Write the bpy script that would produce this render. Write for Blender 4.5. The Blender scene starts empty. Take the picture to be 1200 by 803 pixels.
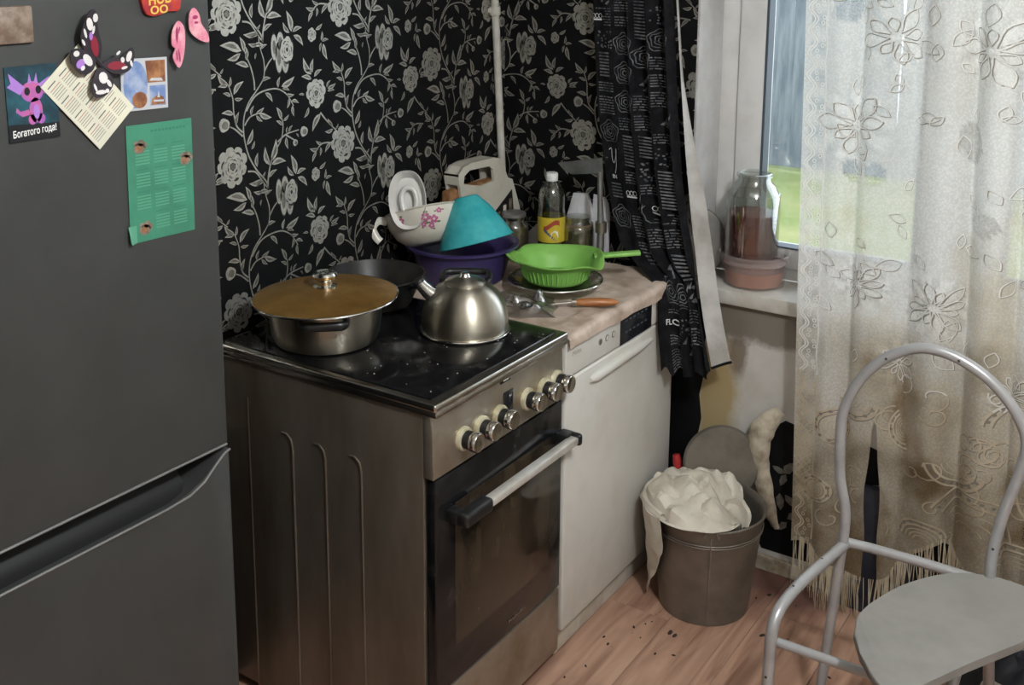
import bpy, bmesh, math, random
from mathutils import Vector, Matrix, Euler, noise
random.seed(7)
sc = bpy.context.scene
COL = sc.collection
PI = math.pi

# ------------------------------------------------------------------ camera
YAW, PITCH, ROLL, FPX, CY = 0.583, -0.187, 0.006, 1287.245, 180.372
def make_camera():
    cy, sy, cp, sp = math.cos(YAW), math.sin(YAW), math.cos(PITCH), math.sin(PITCH)
    f = Vector((-sy*cp, cy*cp, sp)); r = Vector((cy, sy, 0)); u = r.cross(f)
    r2 = r*math.cos(ROLL) + u*math.sin(ROLL); u2 = -r*math.sin(ROLL) + u*math.cos(ROLL)
    cam = bpy.data.cameras.new('camera'); o = bpy.data.objects.new('camera', cam); COL.objects.link(o)
    m = Matrix((r2, u2, -f)).transposed().to_4x4(); m.translation = Vector((1.851, -2.762, 1.724))
    o.matrix_world = m
    cam.sensor_width = 36; cam.lens = FPX*36/1200; cam.shift_y = -(401.5-CY)/1200; cam.clip_start = .05
    sc.camera = o
make_camera()

# ------------------------------------------------------------------ world, lamps, exposure
w = bpy.data.worlds.new('sky'); sc.world = w; w.use_nodes = True
bg = w.node_tree.nodes['Background']; bg.inputs[0].default_value = (.80, .88, 1.0, 1); bg.inputs[1].default_value = 4.2
def lamp(name, loc, power, radius, color):
    l = bpy.data.lights.new(name, 'POINT'); l.energy = power; l.shadow_soft_size = radius; l.color = color
    o = bpy.data.objects.new(name, l); o.location = loc; COL.objects.link(o); return o
lamp('ceiling_lamp', (2.05, -1.80, 2.30), 104, .07, (.93, .97, 1.0))
sc.view_settings.view_transform = 'Standard'; sc.view_settings.look = 'None'
sc.view_settings.exposure = 0.0; sc.view_settings.gamma = 1; sc.view_settings.use_curve_mapping = False

# ------------------------------------------------------------------ materials
def mat(name, col, rough=.5, metal=0., col2=None, scale=8, detail=4, stretch=(1, 1, 1), lo=.4, hi=.65, bump=0., bscale=60,
        spec=.5, trans=0., alpha=1., coat=0., ior=1.45, rough2=None, sss=0.):
    m = bpy.data.materials.new(name); m.use_nodes = True
    nt = m.node_tree; N = nt.nodes; L = nt.links; b = N['Principled BSDF']
    b.inputs['Base Color'].default_value = (*col, 1); b.inputs['Roughness'].default_value = rough
    b.inputs['Metallic'].default_value = metal; b.inputs['Specular IOR Level'].default_value = spec
    b.inputs['Transmission Weight'].default_value = trans; b.inputs['Alpha'].default_value = alpha
    b.inputs['Coat Weight'].default_value = coat; b.inputs['IOR'].default_value = ior
    if sss: b.inputs['Subsurface Weight'].default_value = sss; b.inputs['Subsurface Radius'].default_value = (.02, .02, .02)
    tc = N.new('ShaderNodeTexCoord'); mp = N.new('ShaderNodeMapping'); mp.inputs['Scale'].default_value = stretch
    L.new(tc.outputs['Object'], mp.inputs[0])
    if col2:
        n = N.new('ShaderNodeTexNoise'); n.inputs['Scale'].default_value = scale; n.inputs['Detail'].default_value = detail
        n.inputs['Roughness'].default_value = .6
        L.new(mp.outputs[0], n.inputs[0])
        r = N.new('ShaderNodeValToRGB'); r.color_ramp.elements[0].position = lo; r.color_ramp.elements[1].position = hi
        r.color_ramp.elements[0].color = (*col, 1); r.color_ramp.elements[1].color = (*col2, 1)
        L.new(n.outputs['Fac'], r.inputs[0]); L.new(r.outputs[0], b.inputs['Base Color'])
        if rough2 is not None:
            mr = N.new('ShaderNodeMapRange'); mr.inputs['From Min'].default_value = lo; mr.inputs['From Max'].default_value = hi
            mr.inputs['To Min'].default_value = rough; mr.inputs['To Max'].default_value = rough2
            L.new(n.outputs['Fac'], mr.inputs[0]); L.new(mr.outputs[0], b.inputs['Roughness'])
    if bump:
        n2 = N.new('ShaderNodeTexNoise'); n2.inputs['Scale'].default_value = bscale; n2.inputs['Detail'].default_value = 5
        bp = N.new('ShaderNodeBump'); bp.inputs['Strength'].default_value = bump; bp.inputs['Distance'].default_value = .004
        L.new(mp.outputs[0], n2.inputs[0]); L.new(n2.outputs['Fac'], bp.inputs['Height']); L.new(bp.outputs[0], b.inputs['Normal'])
    return m
def thin_glass(name, tint, gloss=.06, rough=.02):
    m = bpy.data.materials.new(name); m.use_nodes = True; nt = m.node_tree; N = nt.nodes; L = nt.links
    N.remove(N['Principled BSDF']); out = N['Material Output']
    t = N.new('ShaderNodeBsdfTransparent'); t.inputs[0].default_value = (*tint, 1)
    g = N.new('ShaderNodeBsdfGlossy'); g.inputs['Roughness'].default_value = rough
    lw = N.new('ShaderNodeLayerWeight'); lw.inputs[0].default_value = .35
    mr = N.new('ShaderNodeMapRange'); mr.inputs['To Min'].default_value = gloss; mr.inputs['To Max'].default_value = .7
    L.new(lw.outputs['Facing'], mr.inputs[0])
    mx = N.new('ShaderNodeMixShader'); L.new(mr.outputs[0], mx.inputs[0]); L.new(t.outputs[0], mx.inputs[1]); L.new(g.outputs[0], mx.inputs[2])
    L.new(mx.outputs[0], out.inputs[0]); return m

M = {}
def m_(k, *a, **kw): M[k] = mat(k, *a, **kw)
m_('fridge_grey', (.046, .048, .046), .42, .25, (.060, .062, .060), 6, lo=.35, hi=.75, bump=.03, bscale=900, spec=.35)
m_('fridge_dark', (.012, .012, .012), .5, 0); m_('fridge_highlight', (.17, .17, .165), .4, .3); m_('aluminium', (.78, .76, .71), .38, .55, (.60, .57, .50), 12); m_('lid_grey', (.34, .325, .30), .45, .35, (.25, .235, .21), 9)
m_('black', (.008, .008, .009), .4)
m_('black_gloss', (.006, .006, .007), .12, 0, (.022, .020, .018), 14, lo=.52, hi=.78, rough2=.45)
m_('steel', (.40, .37, .32), .30, .9, (.22, .19, .15), 5, stretch=(1, 1, 8), lo=.35, hi=.7, rough2=.45)
m_('steel_panel', (.42, .39, .33), .34, .85, (.27, .22, .15), 7, stretch=(1, 1, 1), lo=.38, hi=.72, rough2=.5)
m_('steel_side', (.30, .265, .22), .42, .75, (.15, .12, .085), 3.2, stretch=(2, 2, .5), lo=.3, hi=.7, rough2=.5)
m_('steel_bright', (.62, .60, .56), .22, 1., (.42, .39, .33), 9, lo=.4, hi=.75)
m_('kettle_steel', (.56, .53, .46), .32, 1., (.42, .37, .27), 6, lo=.4, hi=.75, rough2=.42)
def brushed(k, an):
    nt = M[k].node_tree; t = nt.nodes.new('ShaderNodeTangent'); t.direction_type = 'RADIAL'; t.axis = 'Z'
    b = nt.nodes['Principled BSDF']; b.inputs['Anisotropic'].default_value = an; b.inputs['Anisotropic Rotation'].default_value = .25; nt.links.new(t.outputs[0], b.inputs['Tangent'])
brushed('kettle_steel', .75)
m_('chrome', (.75, .74, .70), .15, 1.)
m_('cream_ring', (.62, .58, .42), .35, .3, (.35, .28, .14), 30, lo=.45, hi=.7)
m_('oven_glass', (.020, .015, .010), .10, 0, (.055, .040, .024), 5, stretch=(3, 3, 1), lo=.38, hi=.75, rough2=.3)
m_('white_enamel', (.60, .585, .54), .35, 0, (.46, .42, .35), 4, lo=.42, hi=.85, rough2=.5)
m_('dirty_white', (.55, .52, .45), .5, 0, (.30, .24, .16), 9, lo=.45, hi=.8)
m_('display_black', (.012, .013, .017), .18, 0)
m_('oilcloth', (.58, .47, .39), .5, 0, (.27, .19, .13), 10, detail=12, lo=.40, hi=.70, bump=.7, bscale=45)
m_('lid_stain', (.34, .19, .045), .30, .55, (.19, .10, .022), 11, lo=.35, hi=.72, rough2=.5)
m_('pan_black', (.009, .0085, .008), .4, .0, (.028, .024, .018), 16, lo=.5, hi=.8)
m_('bakelite', (.012, .012, .012), .35)
m_('purple', (.030, .022, .085), .3, 0, (.05, .035, .12), 5)
m_('teal', (.025, .33, .36), .45, 0, (.06, .42, .44), 22, sss=.1)
m_('enamel_cream', (.66, .63, .55), .22, 0, (.52, .47, .37), 7, lo=.5, hi=.8)
m_('white_plastic', (.70, .69, .66), .4, 0, (.55, .52, .46), 9, lo=.45, hi=.8)
m_('cream_plastic', (.55, .52, .44), .45, 0, (.40, .35, .27), 9, lo=.45, hi=.8)
m_('green', (.20, .46, .085), .38, 0, (.26, .53, .12), 10, sss=.1)
m_('brown_food', (.20, .09, .035), .7, 0, (.33, .17, .07), 40)
m_('jar_content', (.14, .11, .065), .45, 0, (.22, .17, .10), 18)
m_('label_yellow', (.62, .47, .04), .4, 0, (.45, .36, .03), 16)
m_('label_red', (.35, .06, .03), .4); m_('label_blue', (.05, .09, .22), .4); m_('label_white', (.75, .75, .72), .4)
m_('oil', (.55, .42, .06), .1, 0, trans=.6)
m_('paper_white', (.62, .61, .63), .65, 0, (.48, .47, .48), 12, bump=.2, bscale=50)
m_('grey_metal', (.33, .33, .33), .42, .8, (.22, .21, .20), 12)
m_('wood_handle', (.42, .17, .055), .38, 0, (.22, .075, .025), 16, stretch=(1, 6, 6), lo=.35, hi=.7)
m_('curtain_black', (.006, .006, .007), .9, 0, (.015, .015, .017), 30, lo=.45, hi=.7, bump=.3, bscale=300, spec=.15)
m_('curtain_print', (.22, .22, .225), .85, 0, (.05, .05, .055), 45, lo=.3, hi=.62)
m_('curtain_print_pale', (.62, .62, .62), .85)
m_('lining', (.47, .455, .43), .9, 0, (.30, .28, .25), 7, bump=.2, bscale=200)
m_('pvc', (.66, .65, .63), .38, 0, (.52, .50, .47), 7, lo=.45, hi=.85)
m_('seal', (.06, .08, .10), .5)
m_('reveal', (.52, .51, .50), .8, 0, (.40, .385, .37), 6, bump=.15, bscale=90)
m_('plaster', (.52, .50, .47), .85, 0, (.38, .345, .29), 5, lo=.42, hi=.72, bump=.3, bscale=40)
m_('plaster_stain', (.36, .27, .12), .85, 0, (.47, .40, .27), 10, lo=.35, hi=.7, bump=.3, bscale=40)
m_('grime', (.075, .062, .048), .85, 0, (.26, .23, .19), 13, stretch=(.6, 1, 2), lo=.35, hi=.75, bump=.3, bscale=60)
m_('sill_white', (.62, .60, .55), .5, 0, (.38, .34, .27), 10, lo=.42, hi=.8)
m_('beige_wall', (.40, .385, .36), .9)
m_('ceiling', (.7, .68, .64), .9)
m_('wallpaper_black', (.0042, .0042, .0046), .6, 0, (.0065, .0065, .0072), 30, bump=.15, bscale=700, spec=.18)
m_('print_light', (.56, .54, .475), .42, .80, (.42, .405, .35), 60, lo=.4, hi=.7)
m_('print_mid', (.25, .24, .21), .5, .6, (.15, .145, .125), 70)
m_('print_dark', (.022, .022, .023), .55)
m_('curl_paper', (.52, .46, .36), .85, 0, (.22, .17, .11), 14, bump=.3, bscale=50)
m_('galvanized', (.26, .235, .20), .48, .7, (.15, .13, .105), 7, lo=.38, hi=.72, rough2=.6, bump=.05)
m_('crumpled', (.60, .555, .47), .75, 0, (.40, .35, .275), 9, lo=.42, hi=.75, bump=.25, bscale=45)
m_('drum_grey', (.170, .146, .118), .65, .2, (.10, .09, .07), 9)
m_('red', (.42, .03, .03), .4)
m_('chair_tube', (.40, .40, .40), .32, .35, (.32, .315, .31), 14, lo=.45, hi=.75)
m_('chair_rust', (.05, .045, .04), .7)
m_('seat_grey', (.235, .225, .205), .62, 0, (.195, .185, .17), 9, lo=.4, hi=.7, bump=.08, bscale=300)
m_('bag_dark', (.012, .014, .022), .5, 0, (.03, .033, .045), 12, bump=.4, bscale=30)
m_('pipe_paint', (.55, .53, .48), .45, 0, (.42, .39, .33), 15)
m_('paper_cream', (.62, .60, .47), .7, 0, (.54, .52, .42), 12)
m_('ink', (.25, .24, .20), .7); m_('ink_red', (.38, .18, .15), .7); m_('ink_dark', (.10, .10, .09), .7)
m_('card_dark', (.012, .035, .05), .35, 0, (.02, .10, .13), 28, lo=.4, hi=.7)
m_('card_black', (.01, .01, .012), .35)
m_('pink_creature', (.42, .10, .26), .45, 0, (.30, .09, .36), 60)
m_('lilac', (.32, .16, .48), .45)
m_('cal_green', (.042, .205, .125), .5, 0, (.034, .165, .10), 18)
m_('cal_green_light', (.075, .26, .165), .5); m_('cal_green_dark', (.022, .15, .10), .5)
m_('photo_blue', (.13, .20, .38), .3, 0, (.30, .35, .46), 40); m_('photo_brown', (.16, .06, .03), .3, 0, (.34, .16, .07), 60)
m_('photo_border', (.42, .43, .45), .35)
m_('wing_red', (.20, .015, .03), .4); m_('wing_black', (.02, .015, .02), .45); m_('wing_white', (.6, .58, .56), .45)
m_('wing_pink', (.55, .16, .24), .45, 0, (.66, .35, .38), 60); m_('wing_crimson', (.30, .03, .10), .45)
m_('magnet_red', (.40, .035, .025), .4, 0, (.20, .02, .04), 70); m_('gold', (.62, .42, .08), .4)
m_('magnet_brown', (.12, .08, .055), .5, 0, (.22, .17, .13), 60, bump=.3, bscale=120)
m_('flower_pink', (.42, .10, .22), .4); m_('leaf_green', (.10, .16, .06), .5)
m_('grass', (.16, .20, .055), .9, 0, (.27, .27, .11), 1.5, detail=8, lo=.35, hi=.65)
m_('fence_wood', (.11, .125, .14), .85, 0, (.20, .215, .225), 4, stretch=(3, 1, .4))
m_('bush', (.10, .20, .06), .9, 0, (.22, .33, .12), 9)
m_('dirt', (.03, .022, .016), .9)
M['window_glass'] = thin_glass('window_glass', (.96, .98, .98), .04)
M['jar_glass'] = thin_glass('jar_glass', (.90, .93, .91), .10, .04)
M['bottle_clear'] = thin_glass('bottle_clear', (.80, .82, .78), .10, .08)
M['plastic_film'] = thin_glass('plastic_film', (.78, .78, .78), .38, .22)
M['plate_glass'] = thin_glass('plate_glass', (.74, .77, .73), .15, .05)
M['tub_plastic'] = mat('tub_plastic', (.55, .46, .43), .3, 0, (.48, .38, .35), 8, alpha=.20)
M['liquid'] = mat('liquid', (.33, .085, .065), .12, 0, (.26, .06, .05), 5, trans=.55)
M['tub_food'] = mat('tub_food', (.50, .21, .11), .4, 0, (.34, .12, .055), 8)
M['tub_food_dark'] = mat('tub_food_dark', (.15, .075, .065), .4, 0, (.20, .10, .08), 8)

def wood_floor():
    m = bpy.data.materials.new('laminate'); m.use_nodes = True; nt = m.node_tree; N = nt.nodes; L = nt.links; b = N['Principled BSDF']
    g = N.new('ShaderNodeNewGeometry'); oi = N.new('ShaderNodeObjectInfo')
    mp = N.new('ShaderNodeMapping'); mp.inputs['Scale'].default_value = (14, 1.5, 1); mp.inputs['Rotation'].default_value = (0, 0, -.10)
    add = N.new('ShaderNodeVectorMath'); add.operation = 'ADD'
    sc_ = N.new('ShaderNodeVectorMath'); sc_.operation = 'SCALE'; sc_.inputs['Scale'].default_value = 7
    cx = N.new('ShaderNodeCombineXYZ'); L.new(oi.outputs['Random'], cx.inputs[0]); L.new(oi.outputs['Random'], cx.inputs[1])
    L.new(cx.outputs[0], sc_.inputs[0]); L.new(g.outputs['Position'], add.inputs[0]); L.new(sc_.outputs[0], add.inputs[1])
    L.new(add.outputs[0], mp.inputs[0])
    n = N.new('ShaderNodeTexNoise'); n.inputs['Scale'].default_value = 1.6; n.inputs['Detail'].default_value = 7; n.inputs['Distortion'].default_value = 1.4
    L.new(mp.outputs[0], n.inputs[0])
    r = N.new('ShaderNodeValToRGB'); e = r.color_ramp.elements
    e[0].position = .30; e[0].color = (.235, .118, .076, 1); e[1].position = .72; e[1].color = (.50, .315, .222, 1)
    x = r.color_ramp.elements.new(.5); x.color = (.385, .225, .157, 1)
    L.new(n.outputs['Fac'], r.inputs[0])
    # worn, grimy floor plus painted shade in the corner below the window
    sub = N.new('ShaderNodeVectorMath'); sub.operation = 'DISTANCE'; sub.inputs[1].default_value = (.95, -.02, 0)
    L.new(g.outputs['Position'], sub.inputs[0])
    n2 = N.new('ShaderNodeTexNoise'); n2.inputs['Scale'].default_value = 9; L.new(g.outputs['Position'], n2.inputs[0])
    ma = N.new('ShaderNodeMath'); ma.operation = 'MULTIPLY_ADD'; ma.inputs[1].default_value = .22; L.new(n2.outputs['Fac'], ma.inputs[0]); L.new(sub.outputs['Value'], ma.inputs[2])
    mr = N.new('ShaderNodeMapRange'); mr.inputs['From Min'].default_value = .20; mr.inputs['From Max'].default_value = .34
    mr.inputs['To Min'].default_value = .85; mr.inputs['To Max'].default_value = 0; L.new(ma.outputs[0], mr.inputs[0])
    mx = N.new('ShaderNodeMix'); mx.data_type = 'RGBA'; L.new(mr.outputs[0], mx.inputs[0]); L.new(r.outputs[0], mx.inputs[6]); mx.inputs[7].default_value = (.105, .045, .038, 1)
    L.new(mx.outputs[2], b.inputs['Base Color']); b.inputs['Roughness'].default_value = .45
    return m
M['laminate'] = wood_floor()

def stained_shaded_plaster():
    m = mat('stained_shaded_wall', (.52, .50, .47), .85, 0, (.40, .37, .32), 5, lo=.42, hi=.75, bump=.3, bscale=40)
    nt = m.node_tree; N = nt.nodes; L = nt.links; b = N['Principled BSDF']; base = b.inputs['Base Color'].links[0].from_socket
    g = N.new('ShaderNodeNewGeometry'); sep = N.new('ShaderNodeSeparateXYZ'); L.new(g.outputs['Position'], sep.inputs[0])
    n = N.new('ShaderNodeTexNoise'); n.inputs['Scale'].default_value = 13; n.inputs['Detail'].default_value = 8; n.inputs['Roughness'].default_value = .65; L.new(g.outputs['Position'], n.inputs[0])
    def blob(c, sx, sz, r0, r1, amt, noise_):
        x = N.new('ShaderNodeMath'); x.operation = 'MULTIPLY_ADD'; x.inputs[1].default_value = 1/sx; x.inputs[2].default_value = -c[0]/sx; L.new(sep.outputs[0], x.inputs[0])
        z = N.new('ShaderNodeMath'); z.operation = 'MULTIPLY_ADD'; z.inputs[1].default_value = 1/sz; z.inputs[2].default_value = -c[1]/sz; L.new(sep.outputs[2], z.inputs[0])
        v = N.new('ShaderNodeCombineXYZ'); L.new(x.outputs[0], v.inputs[0]); L.new(z.outputs[0], v.inputs[1])
        ln = N.new('ShaderNodeVectorMath'); ln.operation = 'LENGTH'; L.new(v.outputs[0], ln.inputs[0])
        a = N.new('ShaderNodeMath'); a.operation = 'MULTIPLY_ADD'; a.inputs[1].default_value = noise_; L.new(n.outputs['Fac'], a.inputs[0]); L.new(ln.outputs['Value'], a.inputs[2])
        r = N.new('ShaderNodeMapRange'); r.inputs['From Min'].default_value = r0; r.inputs['From Max'].default_value = r1; r.inputs['To Min'].default_value = amt; r.inputs['To Max'].default_value = 0; L.new(a.outputs[0], r.inputs[0]); return r.outputs[0]
    def over(prev, col, fac):
        x = N.new('ShaderNodeMix'); x.data_type = 'RGBA'; L.new(fac, x.inputs[0]); L.new(prev, x.inputs[6]); x.inputs[7].default_value = (*col, 1); return x.outputs[2]
    c = over(base, (.34, .25, .105), blob((.725, .47), .055, .22, 1.35, 2.0, .9, 1.2))
    c = over(c, (.15, .11, .07), blob((.785, .615), .030, .075, 1.3, 1.9, .85, 1.4))
    c = over(c, (.10, .08, .06), blob((.72, .70), .10, .06, 1.35, 2.0, .8, 1.4))
    c = over(c, (.16, .135, .105), blob((1.3, .725), 1.3, .062, 1.55, 1.95, .9, 1.3))  # this and the blob above: dirt plus painted shade under the sill
    L.new(c, b.inputs['Base Color']); M['stained_shaded_wall'] = m
stained_shaded_plaster()
def lace_mat():
    m = bpy.data.materials.new('lace'); m.use_nodes = True; nt = m.node_tree; N = nt.nodes; L = nt.links
    N.remove(N['Principled BSDF']); out = N['Material Output']
    at = N.new('ShaderNodeAttribute'); at.attribute_name = 'dirt'; ao = N.new('ShaderNodeAttribute'); ao.attribute_name = 'open'
    r = N.new('ShaderNodeValToRGB'); e = r.color_ramp.elements
    e[0].position = 0; e[0].color = (.80, .79, .75, 1); e[1].position = 1; e[1].color = (.29, .21, .125, 1)
    k = r.color_ramp.elements.new(.5); k.color = (.64, .58, .46, 1)
    L.new(at.outputs['Fac'], r.inputs[0])
    d = N.new('ShaderNodeBsdfDiffuse'); t = N.new('ShaderNodeBsdfTranslucent'); tr = N.new('ShaderNodeBsdfTransparent')
    L.new(r.outputs[0], d.inputs[0]); L.new(r.outputs[0], t.inputs[0])
    m1 = N.new('ShaderNodeMixShader'); m1.inputs[0].default_value = .42; L.new(d.outputs[0], m1.inputs[1]); L.new(t.outputs[0], m1.inputs[2])
    tc = N.new('ShaderNodeTexCoord'); v = N.new('ShaderNodeTexVoronoi'); v.inputs['Scale'].default_value = 170; L.new(tc.outputs['Object'], v.inputs[0])
    mr = N.new('ShaderNodeMapRange'); mr.inputs['From Min'].default_value = .25; mr.inputs['From Max'].default_value = .65
    mr.inputs['To Min'].default_value = 0.; mr.inputs['To Max'].default_value = .16; L.new(v.outputs['Distance'], mr.inputs[0])
    ad = N.new('ShaderNodeMath'); ad.operation = 'ADD'; ad.use_clamp = True; L.new(ao.outputs['Fac'], ad.inputs[0]); L.new(mr.outputs[0], ad.inputs[1])
    m2 = N.new('ShaderNodeMixShader'); L.new(ad.outputs[0], m2.inputs[0]); L.new(m1.outputs[0], m2.inputs[1]); L.new(tr.outputs[0], m2.inputs[2])
    L.new(m2.outputs[0], out.inputs[0]); return m
M['lace'] = lace_mat()
def cloth_mat(name, c1, c2, sc_, tl):
    m = mat(name, c1, .9, 0, c2, sc_); nt = m.node_tree; N = nt.nodes; b = N['Principled BSDF']; src = b.inputs['Base Color'].links[0].from_socket
    t = N.new('ShaderNodeBsdfTranslucent'); nt.links.new(src, t.inputs[0]); mx = N.new('ShaderNodeMixShader'); mx.inputs[0].default_value = tl
    nt.links.new(b.outputs[0], mx.inputs[1]); nt.links.new(t.outputs[0], mx.inputs[2]); nt.links.new(mx.outputs[0], N['Material Output'].inputs[0]); M[name] = m
cloth_mat('lace_thread', (.84, .83, .80), (.76, .74, .69), 30, .40); cloth_mat('lace_thread_dirty', (.62, .54, .40), (.44, .35, .23), 14, .3)
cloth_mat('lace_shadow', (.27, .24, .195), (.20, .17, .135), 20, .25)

# ------------------------------------------------------------------ mesh builder
class MB:
    def __init__(s): s.bm = bmesh.new()
    def box(s, x0, x1, y0, y1, z0, z1, bev=0., mtx=None, seg=2):
        r = bmesh.ops.create_cube(s.bm, size=1)
        m = Matrix.Translation(((x0+x1)/2, (y0+y1)/2, (z0+z1)/2)) @ Matrix.Diagonal((abs(x1-x0), abs(y1-y0), abs(z1-z0), 1))
        bmesh.ops.transform(s.bm, matrix=m, verts=r['verts'])
        vs = set(r['verts'])
        if bev:
            ed = [e for e in s.bm.edges if e.verts[0] in vs and e.verts[1] in vs]
            q = bmesh.ops.bevel(s.bm, geom=ed, offset=bev, segments=seg, affect='EDGES', profile=.5)
            vs = {v for v in vs if v.is_valid} | set(q['verts'])
        if mtx: bmesh.ops.transform(s.bm, matrix=mtx, verts=list(vs))
        return s
    def lathe(s, prof, seg=40, mtx=None, fn=None, cap=True):
        rows = []
        for (r, z) in prof:
            row = []
            for k in range(seg):
                a = 2*PI*k/seg; p = Vector((r*math.cos(a), r*math.sin(a), z))
                if fn: p = fn(p, a)
                if mtx: p = mtx @ p
                row.append(s.bm.verts.new(p))
            rows.append(row)
        for i in range(len(rows)-1):
            for k in range(seg):
                try: s.bm.faces.new((rows[i][k], rows[i][(k+1) % seg], rows[i+1][(k+1) % seg], rows[i+1][k]))
                except ValueError: pass
        if cap:
            for row, rv in ((rows[0], True), (rows[-1], False)):
                try: s.bm.faces.new(row[::-1] if rv else row)
                except ValueError: pass
        return s
    def tube(s, pts, r, seg=12, closed=False, flat=1.):
        pts = [Vector(p) for p in pts]; n = len(pts); rows = []
        rr = r if isinstance(r, (list, tuple)) else [r]*n
        prev = None
        for i, p in enumerate(pts):
            if closed: t = pts[(i+1) % n]-pts[i-1]
            else: t = pts[min(i+1, n-1)]-pts[max(i-1, 0)]
            t.normalize()
            if prev is None:
                a = Vector((0, 0, 1)) if abs(t.z) < .9 else Vector((1, 0, 0))
                nx = t.cross(a).normalized()
            else:
                nx = (prev-t*prev.dot(t)).normalized()
            prev = nx; ny = t.cross(nx)
            rows.append([s.bm.verts.new(p+rr[i]*(math.cos(2*PI*k/seg)*nx+flat*math.sin(2*PI*k/seg)*ny)) for k in range(seg)])
        for i in range(n if closed else n-1):
            A, B = rows[i], rows[(i+1) % n]
            for k in range(seg): s.bm.faces.new((A[k], A[(k+1) % seg], B[(k+1) % seg], B[k]))
        if not closed:
            s.bm.faces.new(rows[0][::-1]); s.bm.faces.new(rows[-1])
        return s
    def poly(s, pts):
        s.bm.faces.new([s.bm.verts.new(p) for p in pts]); return s
    def fan(s, c, pts):
        cv = s.bm.verts.new(c); vs = [s.bm.verts.new(p) for p in pts]
        for i in range(len(vs)): s.bm.faces.new((cv, vs[i], vs[(i+1) % len(vs)]))
        return s
    def prism(s, pts, d, bev=0.):
        """closed outline of 3-D points pushed along the vector d"""
        d = Vector(d); vs = [s.bm.verts.new(Vector(p)) for p in pts]; ws = [s.bm.verts.new(Vector(p)+d) for p in pts]
        n = len(vs); fs = [s.bm.faces.new(vs[::-1]), s.bm.faces.new(ws)]
        for i in range(n): fs.append(s.bm.faces.new((vs[i], vs[(i+1) % n], ws[(i+1) % n], ws[i])))
        if bev:
            ed = list({e for f in fs[:2] for e in f.edges})
            bmesh.ops.bevel(s.bm, geom=ed, offset=bev, segments=2, affect='EDGES', profile=.5)
        return s
    def grid(s, f, nu, nv, closed=False):
        rows = [[s.bm.verts.new(f(i/nu, j/nv)) for i in range(nu if closed else nu+1)] for j in range(nv+1)]
        for j in range(nv):
            for i in range(nu):
                i2 = (i+1) % nu if closed else i+1
                s.bm.faces.new((rows[j][i], rows[j][i2], rows[j+1][i2], rows[j+1][i]))
        return s
    def solid(s, t):
        """give the open sheet built so far a thickness t"""
        bmesh.ops.recalc_face_normals(s.bm, faces=s.bm.faces[:])
        bmesh.ops.solidify(s.bm, geom=s.bm.faces[:], thickness=t); return s

def fillet(pts, r, n=6):
    """round the inner corners of a polyline"""
    pts = [Vector(p) for p in pts]; out = [pts[0]]
    for i in range(1, len(pts)-1):
        a, b, c = pts[i-1], pts[i], pts[i+1]
        d1, d2 = (a-b), (c-b); k = min(r, d1.length*.49, d2.length*.49)
        p, q = b+d1.normalized()*k, b+d2.normalized()*k
        for j in range(n+1):
            t = j/n; out.append((1-t)**2*p+2*t*(1-t)*b+t*t*q)
    out.append(pts[-1]); return out
def spline(pts, n=8, closed=False):
    pts = [Vector(p) for p in pts]; N = len(pts); out = []
    for i in range(N if closed else N-1):
        g = (lambda k: pts[k % N]) if closed else (lambda k: pts[max(0, min(N-1, k))])
        a, b, c, d = g(i-1), g(i), g(i+1), g(i+2)
        for j in range(n):
            t = j/n
            out.append(.5*((2*b)+(c-a)*t+(2*a-5*b+4*c-d)*t*t+(3*b-a-3*c+d)*t**3))
    if not closed: out.append(pts[-1])
    return out

def obj(name, mb, m, parent=None, loc=None, smooth=40, thick=0.):
    bm = mb.bm
    if smooth: bmesh.ops.recalc_face_normals(bm, faces=bm.faces[:])
    me = bpy.data.meshes.new(name); bm.to_mesh(me); bm.free()
    me.materials.append(M[m] if isinstance(m, str) else m)
    if smooth:
        me.shade_smooth(); me.set_sharp_from_angle(angle=math.radians(smooth))
    o = bpy.data.objects.new(name, me); COL.objects.link(o)
    if parent: o.parent = parent
    if loc: o.location = loc
    return o
def tag(o, label, cat, group=None):
    o['label'] = label; o['category'] = cat
    if group: o['group'] = group
    return o
def thing(name, label, cat, loc, rot=(0, 0, 0), group=None):
    o = bpy.data.objects.new(name, None); o.location = loc; o.rotation_euler = rot; o.empty_display_size = .05; COL.objects.link(o)
    return tag(o, label, cat, group)
def struct(name, mb, m, smooth=0):
    o = obj(name, mb, m, smooth=smooth); o['kind'] = 'structure'; return o
def pt_local(o): return Matrix.LocRotScale(o.location, o.rotation_euler, None).inverted()

def text_shapes(s, size, bold=0.):
    """flat glyph polygons of a string: list of 2-D face outlines, centred"""
    cu = bpy.data.curves.new('t', 'FONT'); cu.body = s; cu.size = size; cu.align_x = 'CENTER'; cu.align_y = 'CENTER'; cu.offset = bold
    cu.resolution_u = 3
    to = bpy.data.objects.new('t', cu); COL.objects.link(to)
    dg = bpy.context.evaluated_depsgraph_get(); me = to.evaluated_get(dg).to_mesh()
    fs = [[(me.vertices[i].co.x, me.vertices[i].co.y) for i in p.vertices] for p in me.polygons]
    to.evaluated_get(dg).to_mesh_clear(); bpy.data.objects.remove(to); bpy.data.curves.remove(cu)
    return fs
def text_on(mb, s, size, f, bold=0.):
    for poly in text_shapes(s, size, bold):
        mb.bm.faces.new([mb.bm.verts.new(f(x, y)) for x, y in poly])
    return mb
def nz(p, sc_=1., seed=0.): return noise.noise(Vector(p)*sc_+Vector((seed, seed*1.7, -seed)))

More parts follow.
